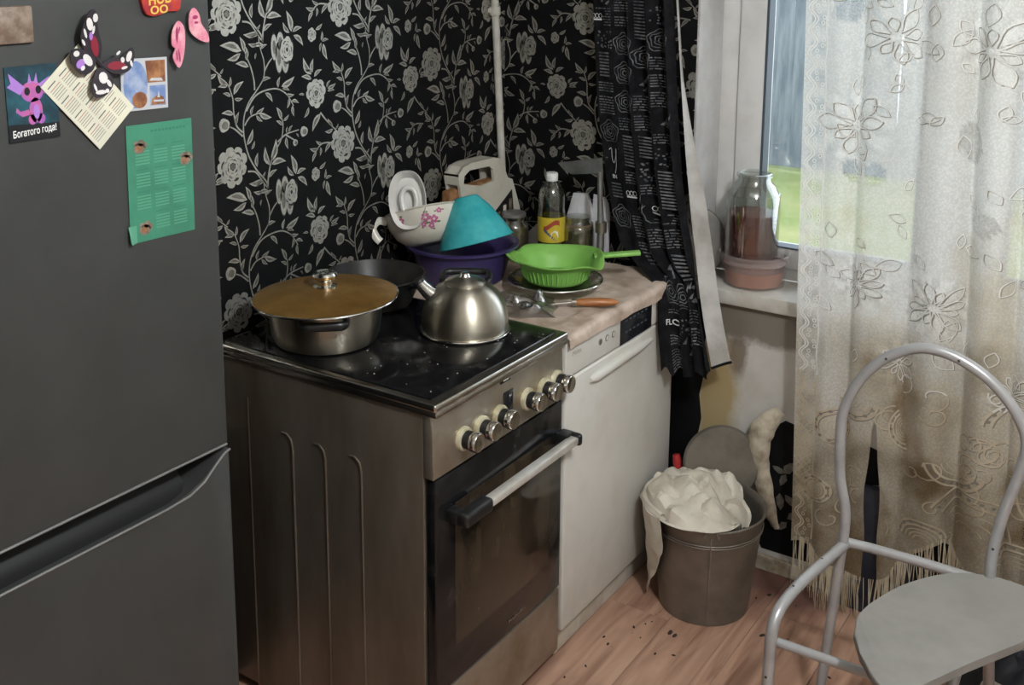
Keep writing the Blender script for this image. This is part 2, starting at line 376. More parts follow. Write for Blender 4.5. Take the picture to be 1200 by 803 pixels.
# ------------------------------------------------------------------ room shell
RX, RY, RZ = 3.2, -3.5, 2.5            # room extents (right wall, wall behind the viewer, ceiling)
WX0, WX1, WZ0, WZ1 = .633, 1.98, .80, 2.15   # window opening
b = MB(); b.box(-.12, 0, RY-.12, .34, -.05, RZ+.05); wall_left = struct('wall_left', b, 'plaster')
b = MB()
b.box(0, WX0, 0, .34, -.05, RZ+.05); b.box(WX1, RX, 0, .34, -.05, RZ+.05)
b.box(WX0, WX1, 0, .34, -.05, WZ0-.042); b.box(WX0, WX1, 0, .34, WZ1, RZ+.05)
wall_back = struct('wall_back', b, 'stained_shaded_wall')
b = MB(); b.box(RX, RX+.12, RY-.12, .34, -.05, RZ+.05); struct('wall_right', b, 'beige_wall')
b = MB(); b.box(0, RX, RY-.12, RY, -.05, RZ+.05); struct('wall_front', b, 'beige_wall')
b = MB(); b.box(0, RX, RY, 0, RZ, RZ+.05); struct('ceiling', b, 'ceiling')
b = MB(); b.box(0, RX, RY, 0, -.06, -.008); floor = struct('floor', b, 'dirt')
# laminate planks, running along the cupboards
PW, PL = .193, 1.29
pm = None
i = 0
for c in range(17):
    x0 = c*PW
    off = -(c*.43 % 1)*PL
    y = off
    while y > RY-PL:
        a, bb = max(y-PL, RY), min(y, -.0)
        if bb-a > .05 and x0 < RX:
            q = MB(); q.box(x0+.0005, min(x0+PW-.0005, RX), a+.0006-(a+bb)/2, bb-.0006-(a+bb)/2, -.008, 0, .0007, seg=1)
            obj('plank', q, 'laminate', floor, (0, (a+bb)/2, 0), smooth=0)
        y -= PL
    if off < -.05:
        q = MB(); q.box(x0+.0005, min(x0+PW-.0005, RX), off/2+.0006, -off/2-.0006, -.008, 0, .0007, seg=1)
        obj('plank', q, 'laminate', floor, (0, off/2, 0), smooth=0)

# ------------------------------------------------------------------ wallpaper with its printed vines
STEMS = [[(105,-69),(100,-51),(73,-21),(50,16),(39,55),(37,85),(42,113),(57,140),(80,162),(101,185),(107,205),(106,230),(99,251),(94,272),(93,288)],[(75,165),(74,187),(66,217),(56,238),(50,253)],[(48,120),(71,147),(99,159),(142,161),(173,146),(187,129),(196,115)],[(34,73),(16,92),(10,125),(9,153),(-2,183)],[(41,88),(58,105),(83,110)],[(34,64),(13,82),(-2,90)],[(105,-69),(108,-40),(120,-3),(135,18),(154,43),(160,77),(152,99)],[(142,36),(169,50),(211,55)],[(169,48),(195,33)],[(287,87),(311,62),(343,35)],[(107,205),(122,224),(137,236)],[(46,-19),(68,-24),(86,-45),(105,-69)],[(326,7),(290,10),(264,-8)]]
LEAVES = [(107,155,129,131),(148,163,156,188),(159,164,202,184),(162,159,185,152),(173,144,200,141),(182,134,175,111),(190,127,214,119),(193,116,197,89),(-2,183,-32,210),(0,179,5,202),(-5,181,-32,182),(4,158,-19,167),(12,161,43,188),(14,151,39,150),(10,117,-25,123),(16,92,26,121),(61,108,71,130),(77,111,102,122),(86,110,125,96),(77,106,96,90),(46,42,65,77),(59,30,69,49),(74,-13,78,20),(87,-40,99,-28),(113,-15,101,30),(120,-7,136,44),(119,-14,166,-14),(109,-44,136,-29),(89,-45,47,-48),(92,-50,66,-58),(105,-74,73,-77),(156,86,140,118),(158,73,138,86),(162,83,180,96),(172,52,174,68),(178,53,191,69),(169,43,174,14),(202,47,210,37),(259,183,233,226),(262,187,267,221),(268,177,296,192),(257,194,238,197),(259,172,225,181),(311,147,325,163),(314,144,344,154),(314,137,339,137),(233,137,215,139),(247,105,230,81),(287,85,257,44),(330,50,312,70),(340,40,350,52),(330,41,301,38),(290,10,268,20),(277,-1,246,4),(270,-7,254,-31),(284,2,281,-20),(322,8,299,-14),(98,183,126,187),(40,256,-22,272),(49,253,36,288),(53,234,54,264),(37,251,-3,240),(60,219,21,229),(197,289,182,339),(190,287,170,313),(200,289,232,297),(203,281,234,254),(278,289,301,303),(296,262,300,285),(299,260,322,263),(296,257,291,235),(303,254,316,214),(98,256,118,265),(84,248,80,234),(88,267,60,271)]
TU, TV = .365, .340
def print_tile():
    """one repeat of the printed pattern: three lists (light, mid, dark) of 2-D outlines in metres"""
    Lt, Md, Dk, L2 = [], [], [], []
    def leaf(x0, y0, x1, y1, wd=.265):
        d = Vector((x1-x0, y1-y0)); n = Vector((-d.y, d.x)); b0 = Vector((x0, y0))
        bend = .10*math.copysign(1, math.sin(x0*977+y1*613))
        def ol(k, ta, tb):
            up, dn = [], []
            for j in range(6):
                t = j/5; tt = ta+(tb-ta)*t; h = wd*k*math.sin(PI*min(1, t**.8))*(1.0-.2*t)
                mid = b0+d*tt+n*(bend*math.sin(PI*tt))
                up.append(mid+n*h*.75); dn.append(mid-n*h*.6)
            return up+dn[-2:0:-1]
        Lt.append(ol(1., 0, 1))
        Md.append(ol(.45, .22, .80))
        a, e = b0+d*.12+n*bend*.3, b0+d*.86+n*bend*.4; w_ = n.normalized()*.0007
        Dk.append([a+w_, e, a-w_])
    def stem(pts, w0=.0042, w1=.0022):
        p = spline([Vector((x, y, 0)) for x, y in pts], 4)
        for j in range(len(p)-1):
            t = j/len(p); wd = (w0*(1-t)+w1*t)/2
            d = (p[j+1]-p[j]); n = Vector((-d.y, d.x, 0)).normalized()*wd; e = d*.08
            Lt.append([(p[j]+n-e).xy, (p[j+1]+n+e).xy, (p[j+1]-n+e).xy, (p[j]-n-e).xy])
    def lobes(cx, cy, r, n, depth, ph, sx=1., seg=6):
        out = []
        for j in range(n*seg):
            a = 2*PI*j/(n*seg); k = abs(math.sin(a*n/2+ph)); rr = r*(1-depth*(1-k)**2)
            rr *= 1+.05*math.sin(3*a+ph*5)
            out.append(Vector((cx+sx*rr*math.cos(a), cy+rr*math.sin(a))))
        return out
    stacks = []
    def rose(cx, cy, r, n=8, sx=.93, ph=0.):
        for k, (fr, which) in enumerate(((1, 0), (.74, 2), (.71, 0), (.55, 1), (.52, 0), (.36, 2), (.33, 0), (.20, 2), (.15, 1))):
            stacks.append((k, which, Vector((cx, cy)), lobes(cx, cy, r*fr, max(5, n-k//2), .17, ph+k*.9, sx)))
        for j in range(n):
            a = 2*PI*(j+.5)/n+.2; d = Vector((math.cos(a)*sx, math.sin(a))); t = Vector((-d.y, d.x))*.0008; c = Vector((cx, cy))
            Dk.append([c+d*r*.76+t, c+d*r*.93, c+d*r*.76-t])
    for s in STEMS: stem([(x/1000, y/1000) for x, y in s])
    for l in LEAVES: leaf(*[v/1000 for v in l])
    rose(0, 0, .047, 9); rose(.273, .137, .036, 8, ph=1.2); rose(.264, .282-.004, .017, 6, .85, .4)
    for x, y, r in ((-.019, .096, .0155), (.228, .049, .0125), (.198, .026, .008)):
        stacks.append((0, 0, Vector((x, y)), lobes(x, y, r, 5, .08, .3))); stacks.append((1, 1, Vector((x, y)), lobes(x+.002, y-.001, r*.6, 4, .1, .8)))
    # rose seen from the side: long petals on the left, a rosette on the right
    px, py = .165, .245
    for (dx, dy, rx, ry) in ((-.026, .012, .0095, .030), (-.012, -.012, .011, .036), (-.006, .022, .011, .024), (.008, -.022, .011, .028)):
        c = Vector((px+dx, py+dy))
        for k, (f, wh) in enumerate(((1.12, 2), (1, 0), (.55, 1))):
            stacks.append((k+2, wh, c, [Vector((c.x+f*rx*math.cos(a), c.y+f*ry*math.sin(a))) for a in [2*PI*j/16 for j in range(16)]]))
    for k, (fr, which) in enumerate(((1.08, 2), (1, 0), (.70, 2), (.66, 0), (.42, 2), (.38, 0), (.18, 2))):
        stacks.append((k+5, which, Vector((px+.014, py+.004)), lobes(px+.014, py+.004, .030*fr, 6, .18, k*.8, .72)))
    return Lt, Md, Dk, stacks
TILE = print_tile()
def wallpaper_print(parent, to3, u0, u1, v0, v1, phase, ucols, clip, extra=None):
    """the printed pattern over a rectangle, cut off at its edges; colours lie in layers of ink 0.1 mm apart"""
    Lt, Md, Dk, stacks = TILE
    me = {0: MB(), 1: MB(), 2: MB()}
    for ci in ucols:
        drop = TV/2 if (ci//2) % 2 else 0
        for ri in range(-3, 6):
            ox = phase[0]+ci*TU; oy = phase[1]+ri*TV+drop
            if ox+.40 < u0 or ox-.06 > u1 or oy+.36 < v0 or oy-.10 > v1: continue
            for which, lst, h in ((0, Lt, .0004), (1, Md, .0006), (2, Dk, .0008)):
                for poly in lst:
                    me[which].poly([to3(p[0]+ox, p[1]+oy, h) for p in poly])
            for k, which, c, poly in stacks:
                h = .0009+k*.00013
                me[which].fan(to3(c.x+ox, c.y+oy, h), [to3(p.x+ox, p.y+oy, h) for p in poly])
    for which, nm in ((0, 'print_light'), (1, 'print_mid'), (2, 'print_dark')):
        bm = me[which].bm
        for co, no in clip:
            bmesh.ops.bisect_plane(bm, geom=bm.verts[:]+bm.edges[:]+bm.faces[:], plane_co=co, plane_no=no, clear_outer=True)
        o = obj('wallpaper_print', me[which], nm, parent, smooth=0); o['kind'] = 'stuff'
WY0 = -2.3
b = MB(); b.box(0, .0012, WY0, 0, 0, RZ); paper_left = obj('wallpaper', b, 'wallpaper_black', wall_left, smooth=0)
wallpaper_print(paper_left, lambda u, v, h: Vector((.0012+h, u, v)), -1.75, 0, .62, 2.1, (-1.094, 1.235), (-2, -1, 0, 1, 2, 3),
                [((0, -1.75, 0), (0, -1, 0)), ((0, -.0016, 0), (0, 1, 0)), ((0, 0, .62), (0, 0, -1)), ((0, 0, 2.1), (0, 0, 1))])
# window wall: paper left of the window down to a torn edge below the sill
edge = [(.0, 0), (.0, RZ), (WX0-.001, RZ), (WX0-.001, .765), (.69, .757), (.70, .70), (.683, .62), (.69, .55), (.675, .47), (.684, .40), (.672, .33), (.69, .26), (.70, .15), (.72, .06), (.73, 0)]
b = MB(); b.prism([(x, -.0001, z) for x, z in edge], (0, -.0012, 0)); paper_back = obj('wallpaper', b, 'wallpaper_black', wall_back, smooth=0)
wallpaper_print(paper_back, lambda u, v, h: Vector((u, -.0012-h, v)), 0, .632, .62, 2.1, (.28-TU, 1.183), (-2, -1, 0, 1, 2),
                [((.0016, 0, 0), (-1, 0, 0)), ((.632, 0, 0), (1, 0, 0)), ((0, 0, .62), (0, 0, -1)), ((0, 0, 2.1), (0, 0, 1))])
# remnant of the same paper low on the wall under the window, and a strip that has curled off it
rem = [(.86, .10), (.86, .30), (.872, .36), (.90, .43), (.93, .455), (1.0, .44), (1.08, .46), (1.2, .43), (1.34, .45), (1.5, .41), (1.72, .43), (1.74, .06), (.88, .06)]
b = MB(); b.prism([(x, -.0001, z) for x, z in rem], (0, -.0012, 0)); obj('torn_wallpaper', b, 'wallpaper_black', wall_back, smooth=0)
b = MB()
rnd = random.Random(5)
for (x0, z0, x1, z1) in ((.93, .30, .965, .34), (.935, .30, .90, .315), (.94, .30, .925, .262), (.925, .24, .93, .19), (.94, .24, .97, .21), (.95, .17, .985, .20), (.95, .16, .925, .13), (1.03, .28, 1.07, .31), (1.04, .2, 1.0, .16), (1.15, .3, 1.19, .34), (1.2, .2, 1.24, .16)):
    d = Vector((x1-x0, 0, z1-z0)); n = Vector((-d.z, 0, d.x))*.24; p = Vector((x0, -.0017, z0))
    b.poly([p, p+d*.35+n, p+d*.75+n*.7, p+d, p+d*.7-n*.8, p+d*.3-n])
obj('torn_print', b, 'print_mid', wall_back, smooth=0)['kind'] = 'stuff'
def curl(u, v):
    path = CURL[0]; k = v*(len(path)-1); i = min(int(k), len(path)-2); t = k-i
    c = path[i].lerp(path[i+1], t); wd = CURL[1][i]*(1-t)+CURL[1][i+1]*t
    d = (path[i+1]-path[i]).normalized(); n = Vector((-d.z, 0, d.x))
    a = .1+u*2.7
    wd *= 1+.22*nz((v*9, 0, 0), 1, 5)
    p = c+n*(wd*.62*math.cos(a))+Vector((0, -1, 0))*(wd*.42*math.sin(a))
    p += n*(.0035*nz((v*22, u*3, 0), 1, 3)*(1 if u > .5 else .4))+Vector((0, 0, .0015*nz((v*16, u*5, 0), 1, 8)))
    p.y = min(p.y+.012, -.003); return p
_w = [(.925, -.034, .492, .020), (.895, -.034, .458, .045), (.872, -.036, .415, .055), (.868, -.034, .36, .046), (.876, -.030, .30, .042), (.890, -.026, .23, .040), (.910, -.022, .165, .028), (.926, -.018, .135, .010)]
_p = spline([p[:3] for p in _w], 4); CURL = (_p, [_w[min(k//4, 7)][3]*(1-k % 4/4)+_w[min(k//4+1, 7)][3]*(k % 4/4) for k in range(len(_p))])
b = MB(); b.grid(curl, 12, 60); b.solid(.0012)
tag(obj('torn_wallpaper_strip', b, 'curl_paper', smooth=60), 'curled beige strip of torn wallpaper peeling off wall beside grey drum', 'wallpaper')
b = MB(); b.box(.80, RX, -.014, -.0001, 0, .045, .004); struct('baseboard_back', b, 'curl_paper')

# ------------------------------------------------------------------ window with sill
wy = .16
b = MB()
b.box(WX0, WX0+.062, wy, wy+.07, WZ0, WZ1, .004); b.box(WX1-.062, WX1, wy, wy+.07, WZ0, WZ1, .004)
b.box(WX0+.06, WX1-.06, wy, wy+.07, WZ0, WZ0+.05, .004); b.box(WX0+.06, WX1-.06, wy, wy+.07, WZ1-.062, WZ1, .004)
xm = (WX0+WX1)/2; b.box(xm-.035, xm+.035, wy, wy+.07, WZ0+.05, WZ1-.06, .004)
window = struct('window_1', b, 'pvc', smooth=40)
for (a, c) in ((WX0+.056, xm-.03), (xm+.03, WX1-.056)):
    q = MB(); t = .078; z0, z1 = WZ0+.035, WZ1-.05
    q.box(a, a+t, wy-.012, wy+.06, z0, z1, .006); q.box(c-t, c, wy-.012, wy+.06, z0, z1, .006)
    q.box(a+t-.004, c-t+.004, wy-.012, wy+.06, z0, z0+t-.018, .006); q.box(a+t-.004, c-t+.004, wy-.012, wy+.06, z1-t, z1, .006)
    obj('sash', q, 'pvc', window)
    q = MB(); s = .007; A, B, C_, D = a+t, c-t, z0+t-.018, z1-t
    q.box(A, A+s, wy-.013, wy+.03, C_, D); q.box(B-s, B, wy-.013, wy+.03, C_, D); q.box(A, B, wy-.013, wy+.03, C_, C_+s*.6); q.box(A, B, wy-.013, wy+.03, D-s, D)
    obj('seal', q, 'seal', window, smooth=0)
    q = MB(); q.box(A, B, wy+.022, wy+.028, C_, D); obj('pane', q, 'window_glass', window, smooth=0)
b = MB(); b.box(WX0+.005, WX1+.02, -.022, wy+.0, WZ0-.042, WZ0, .006); obj('window_sill', b, 'sill_white', window)
for (x0, x1) in ((WX0, WX0+.0015), (WX1-.0015, WX1)):
    b = MB(); b.box(x0, x1, 0, wy, WZ0, WZ1); obj('reveal', b, 'reveal', window, smooth=0)
# painted corner strip of the jamb
b = MB(); b.box(WX0-.004, WX0+.0035, -.004, .015, WZ0, RZ-.1, .001); obj('jamb_corner', b, 'reveal', window)

# ------------------------------------------------------------------ outside
b = MB(); b.grid(lambda u, v: Vector((-7+u*12, .6+v*11, -.57+.05*nz((u*12, v*11, 0), 1.2))), 24, 24)
tag(obj('lawn', b, 'grass'), 'yellow-green grass outside the window', 'grass')['kind'] = 'stuff'
fence = thing('wooden_fence', 'weathered grey-blue plank fence standing behind the grass outside', 'fence', (0, 8.2, -.50))
rnd = random.Random(3); x = -5.2; fm = []
for k in range(6):
    q = MB(); q.box(-.09, .09, -.012, .012, 0, 1.95+.04*rnd.random(), .003, seg=1); fm.append(obj('plank', q, 'fence_wood', fence, smooth=0))
for k in range(42):
    o = fm[k] if k < 6 else fm[k % 6].copy()
    if k >= 6: COL.objects.link(o); o.parent = fence
    o.location = (x, .01*rnd.random(), -.02); o.rotation_euler = (0, rnd.uniform(-.012, .012), 0); x += .177
q = MB(); q.box(-5.3, 3, .025, .07, .4, .5); q.box(-5.3, 3, .025, .07, 1.5, 1.6); obj('rail', q, 'fence_wood', fence, smooth=0)
bush = thing('leafy_tree', 'green leafy tree rising behind the plank fence outside', 'tree', (-.8, 9.6, -.50))
q = MB(); q.tube([(0, 0, 0), (.05, 0, .8), (0, .05, 1.8)], [.09, .08, .05], 8); obj('trunk', q, 'fence_wood', bush)
q = MB(); rnd = random.Random(11)
for k in range(900):
    a = rnd.uniform(0, 2*PI); h = rnd.uniform(-1, 1); r_ = (rnd.random()**.4)
    c = Vector((2.6*r_*math.cos(a)*math.sqrt(1-h*h), .9*r_*math.sin(a)*math.sqrt(1-h*h), 2.6+1.1*r_*h))
    d = Vector((rnd.uniform(-1, 1), rnd.uniform(-1, 1), rnd.uniform(-1, 1))).normalized()*.13; e = d.cross(Vector((rnd.random(), rnd.random(), 1))).normalized()*.07
    q.poly([c-d, c+e, c+d, c-e])
obj('foliage', q, 'bush', bush, smooth=0)['kind'] = 'stuff'

# ------------------------------------------------------------------ water pipe in the corner
pipe = thing('water_pipe', 'thin cream-painted pipe rising in the corner of the wallpapered walls', 'pipe', (.018, -.033, 0))
P0 = pipe.location
b = MB(); b.tube([Vector(p)-P0 for p in ((.018, -.033, 0), (.018, -.033, 1.0), (.0165, -.077, 1.57), (.0165, -.135, 2.4))], .0115, 12); obj('tube', b, 'pipe_paint', pipe)
b = MB(); b.tube([Vector((0, -.044, 1.525)), Vector((0, -.046, 1.550))], .0165, 14); b.box(-.016, .0, -.062, -.028, 1.53, 1.545, .003); obj('clamp', b, 'pipe_paint', pipe)

# ------------------------------------------------------------------ refrigerator
FX, FY0, FY1 = .55, -2.24, -1.62
fr = thing('refrigerator', 'tall dark grey two-door refrigerator with magnets and cards on its upper door', 'refrigerator', (FX, FY1, 0))
def L_(p): return Vector(p)-fr.location
b = MB(); b.box(.02-FX, -.062, FY0-FY1+.004, -.004, .03, 1.86, .006); obj('cabinet', b, 'fridge_dark', fr)
b = MB(); b.box(-.058, 0, FY0-FY1, 0, .925, 1.85, .007, seg=3); obj('upper_door', b, 'fridge_grey', fr)
b = MB()
prof = [(FY0-FY1, .05), (0, .05), (0, .917), (-.012, .914), (-.03, .902), (-.055, .882), (-.085, .871), (-.13, .868), (FY0-FY1, .868)]
b.prism([(-.058, y, z) for y, z in prof], (.058, 0, 0), .005); low = obj('lower_door', b, 'fridge_grey', fr)
b = MB(); b.prism([(-.060, FY0-FY1+.01, .86), (-.060, -.014, .86), (-.060, -.014, .93), (-.060, FY0-FY1+.01, .93)], (.004, 0, 0)); obj('handle_recess', b, 'black', low)
b = MB(); b.grid(lambda u, v: Vector((-.056+.045*u, FY0-FY1+.01+(FY1-FY0-.08)*v, .905-.036*u-.008*math.sin(PI*u))), 6, 8); b.solid(.002); obj('grip', b, 'fridge_dark', low)
b = MB(); b.tube([(.0005, y, z-.001) for y, z in prof[2:9][::1]], .0022, 6); obj('edge_highlight', b, 'fridge_highlight', low)  # pale tubes painting the highlight along the door lips
b = MB(); b.tube([(.0002, FY0-FY1+.006, .927), (.0002, -.006, .927)], .0022, 6); obj('edge_highlight', b, 'fridge_highlight', fr)
for s in (0, 1):
    for y in (FY0-FY1+.06, -.06): b = MB(); b.lathe([(.02, 0), (.02, .035)], 12, Matrix.Translation((-.08-.38*s, y, 0))); obj('foot', b, 'black', fr)

# things held to the door (flat pieces lie at the door's face, x = FX)
def sheet(mb, pts, x=0., t=.0012): return mb.prism([(x, p[0], p[1]) for p in pts], (t, 0, 0))
def rect(c, w_, h_, rot): 
    ca, sa = math.cos(rot), math.sin(rot); return lambda a, e: (c[0]+(a-.5)*w_*ca-(e-.5)*h_*sa, c[1]+(a-.5)*w_*sa+(e-.5)*h_*ca)
def card(name, label, cat, c, w_, h_, rot, m, x=FX+.0006, t=.0012):
    o = thing(name, label, cat, (x, c[0], c[1]), (0, 0, 0)); f = rect((0, 0), w_, h_, rot)
    b = MB(); sheet(b, [f(0, 0), f(1, 0), f(1, 1), f(0, 1)], 0, t); obj('sheet', b, m, o, smooth=0)
    return o, f
def flat(o, name, polys, m, h):
    b = MB()
    for p in polys: b.poly([(h, q[0], q[1]) for q in p])
    r_ = obj(name, b, m, o, smooth=0)
    if len(polys) > 1: r_['kind'] = 'stuff'
    return r_
def ell(f, a, e, ra, re, n=18, ph=0): 
    return [f(a+ra*math.cos(2*PI*k/n)*math.cos(ph)-re*math.sin(2*PI*k/n)*math.sin(ph), e+ra*math.cos(2*PI*k/n)*math.sin(ph)+re*math.sin(2*PI*k/n)*math.cos(ph)) for k in range(n)]
# little dragon postcard
o, f = card('postcard', 'dark blue postcard with a pink baby dragon and white handwriting-style greeting', 'postcard', (-1.924, 1.520), .073, .098, .0, 'card_dark')
flat(o, 'print', [[f(0, 0), f(1, 0), f(1, .20), f(0, .24)]], 'card_black', .0014)
flat(o, 'print', [ell(f, .55, .40, .13, .17), ell(f, .47, .28, .08, .07), ell(f, .64, .28, .08, .07), [f(.28, .33), f(.45, .35), f(.40, .42), f(.25, .40), f(.18, .46), f(.16, .40)], ell(f, .50, .65, .22, .14)], 'pink_creature', .0015)
flat(o, 'print', [[f(.36, .72), f(.06, .92), f(.10, .78), f(.02, .74), f(.26, .62)], [f(.62, .74), f(.86, .84), f(.80, .70), f(.74, .60)], ell(f, .56, .38, .06, .10), [f(.42, .76), f(.46, .90), f(.50, .77)], [f(.54, .77), f(.60, .90), f(.62, .75)]], 'lilac', .0016)
flat(o, 'print', [ell(f, .40, .66, .055, .055), ell(f, .62, .67, .055, .055)], 'card_black', .0017)
b = MB(); text_on(b, 'Богатого года!', .0125, lambda x, y: (.0018, f(.5, .12)[0]+x*.72, f(.5, .12)[1]+y+x*.04), .0002); obj('lettering', b, 'label_white', o, smooth=0)
# paper pocket calendar, hung askew
o, f = card('paper_calendar', 'cream paper calendar card hung askew under the dark butterfly magnet', 'calendar', (-1.841, 1.518), .080, .126, .72, 'paper_cream', FX+.0030, .0008)
pl, pr_, pd = [], [], []
for r_ in range(4):
    for c_ in range(3):
        a0, e0 = .06+c_*.30, .08+r_*.225
        pd.append([f(a0, e0+.165), f(a0+.20, e0+.165), f(a0+.20, e0+.178), f(a0, e0+.178)])
        for k in range(5):
            (pr_ if k == 4 else pl).append([f(a0, e0+k*.03), f(a0+.25, e0+k*.03), f(a0+.25, e0+.010+k*.03), f(a0, e0+.010+k*.03)])
flat(o, 'print', pl, 'ink', .0010); flat(o, 'print', pr_, 'ink_red', .0010); flat(o, 'print', pd, 'ink_dark', .0010)
# photo magnet
o, f = card('photo_magnet', 'photo magnet with a blue oval view and two small brown views', 'magnet', (-1.748, 1.527), .080, .074, -.03, 'photo_border', FX+.0006, .002)
flat(o, 'print', [ell(f, .30, .50, .26, .46), [f(.60, .06), f(.95, .06), f(.95, .46), f(.60, .46)]], 'photo_blue', .0022)
flat(o, 'print', [[f(.56, .52), f(.95, .52), f(.95, .95), f(.52, .95)], ell(f, .38, .20, .16, .16), [f(.62, .08), f(.94, .08), f(.90, .22), f(.78, .28), f(.64, .20)]], 'photo_brown', .0024)
flat(o, 'print', [[f(.60, .56), f(.90, .54), f(.86, .60), f(.64, .61)], [f(.76, .22), f(.79, .36), f(.82, .22)], [f(.68, .14), f(.9, .13), f(.9, .17), f(.68, .18)]], 'photo_border', .0026)
# green calendar sheet
o, f = card('calendar_sheet', 'green calendar sheet with brown bear stickers and a curling lower corner', 'calendar', (-1.727, 1.383), .117, .172, -.02, 'cal_green', FX+.0006, .0010)
pl, pd = [], []
for r_ in range(4):
    for c_ in range(3):
        a0, e0 = .12+c_*.275, .09+r_*.19
        if (r_, c_) in ((0, 0),): continue
        pd.append([f(a0, e0+.145), f(a0+.19, e0+.145), f(a0+.19, e0+.153), f(a0, e0+.153)])
        for k in range(5): pl.append([f(a0, e0+k*.026), f(a0+.21, e0+k*.026), f(a0+.21, e0+.012+k*.026), f(a0, e0+.012+k*.026)])
pd += [[f(.36+.055*k, .925), f(.40+.055*k, .925), f(.40+.055*k, .945), f(.36+.055*k, .945)] for k in range(10)]
flat(o, 'print', pl, 'cal_green_light', .0012); flat(o, 'print', pd, 'cal_green_dark', .0013)
for (a, e) in ((.18, .80), (.88, .64), (.22, .10)):
    flat(o, 'sticker', [ell(f, a, e, .085, .045), ell(f, a+.03, e+.045, .05, .03), ell(f, a-.05, e+.045, .03, .02), ell(f, a+.09, e+.02, .03, .025)], 'magnet_brown', .0014)
    flat(o, 'sticker', [ell(f, a-.01, e, .04, .022)], 'photo_brown', .0016)
b = MB(); b.grid(lambda u, v: Vector((.0012+.012*(1-u)*v*.6, f(0.10*u, .14*(1-v)+.0)[0]-.003*(1-u), f(0, .15*(1-v))[1])), 5, 8); obj('curled_corner', b, 'cal_green_light', o)
# butterflies
def butterfly(name, label, c, wings, body, mw, extra):
    o = thing(name, label, 'magnet', (FX+.0042, c[0], c[1]))
    for w_ in wings:
        b = MB(); cpt = Vector((0, 0, 0))
        pts = spline([Vector((.004+.10*math.hypot(p[0]-body[0][0], p[1]-body[0][1]), p[0], p[1])) for p in w_], 4, True)
        b.prism(pts, (.0016, 0, 0)); obj('wing', b, mw, o, smooth=0)
    if body[1]:
        b = MB(); b.tube([Vector((.003, p[0], p[1])) for p in body[1]], [.002, .0042, .004, .002], 8); obj('body', b, 'wing_black', o)
    for polys, m, h in extra:
        b = MB()
        for p in polys: b.poly([(.0045+h+.10*math.hypot(q[0]-body[0][0], q[1]-body[0][1])+.0016, q[0], q[1]) for q in p])
        obj('marking', b, m, o, smooth=0)['kind'] = 'stuff'
    return o
g = lambda a, e, ra, re, ph=0, n=10: [(a+ra*math.cos(2*PI*k/n)*math.cos(ph)-re*math.sin(2*PI*k/n)*math.sin(ph), e+ra*math.cos(2*PI*k/n)*math.sin(ph)+re*math.sin(2*PI*k/n)*math.cos(ph)) for k in range(n)]
W1 = [(0, 0), (-.018, .012), (-.028, .036), (-.016, .066), (-.004, .070), (.000, .045), (.006, .02)]
W2 = [(.006, -.004), (.022, .004), (.034, .004), (.052, .016), (.055, .002), (.045, -.016), (.022, -.018)]
W3 = [(-.004, .004), (-.022, .018), (-.040, .020), (-.045, .006), (-.030, -.014), (-.012, -.012)]
W4 = [(0, -.008), (.014, -.016), (.020, -.030), (.008, -.045), (-.010, -.048), (-.016, -.034), (-.008, -.016)]
butterfly('butterfly_magnet', 'black, dark red and white butterfly magnet on top of the cream calendar', (-1.828, 1.566), [W1, W2, W3, W4], ((0, 0), [(.018, -.020), (.006, -.006), (-.006, .010), (-.016, .026)]), 'wing_black',
  [([g(-.006, .022, .006, .015, .2), g(.026, -.007, .014, .006, 0)], 'wing_red', .0004),
   ([g(-.014, .052, .005, .009, .2), g(-.005, .060, .004, .006), g(.046, .004, .004, .008, -.4), g(-.018, .004, .006, .010, .7), g(.004, -.022, .007, .008), g(-.002, -.041, .009, .003), g(-.036, .014, .005, .004), g(.036, .0, .003, .004), g(-.021, .040, .002, .007, .3), g(-.008, .044, .002, .006, -.2), g(-.024, .028, .002, .005, .5), g(.030, .010, .002, .004, -.9), g(.049, -.006, .002, .005, .2), g(.038, -.011, .005, .002, .2), g(.012, -.030, .003, .006, .5), g(-.010, -.034, .002, .006, .3), g(-.027, -.006, .004, .003, .6), g(.008, -.040, .003, .003)], 'wing_white', .0006),
   ([g(-.030, .000, .008, .006, .5), g(-.012, .036, .003, .006)], 'lilac', .0005)])
V1 = [(0, .012), (-.012, .026), (-.024, .012), (-.026, -.008), (-.020, -.014), (-.026, -.026), (-.016, -.042), (-.004, -.022)]
V2 = [(.010, .010), (.008, .034), (.016, .044), (.026, .034), (.030, .020), (.040, .006), (.042, -.008), (.026, -.004)]
butterfly('butterfly_magnet', 'pink butterfly magnet at the right edge of the refrigerator door', (-1.676, 1.588), [V1, V2], ((.004, 0), None), 'wing_pink',
  [([g(-.016, .006, .003, .012), g(-.011, .008, .002, .010), g(-.014, -.022, .002, .012), g(-.019, -.024, .0015, .008), g(.018, .030, .005, .003), g(.020, .022, .004, .002)], 'wing_crimson', .0004)])
bpy.data.objects['butterfly_magnet.001'].location.x = FX+.001
bpy.data.objects['butterfly_magnet'].location.x = FX+.0045
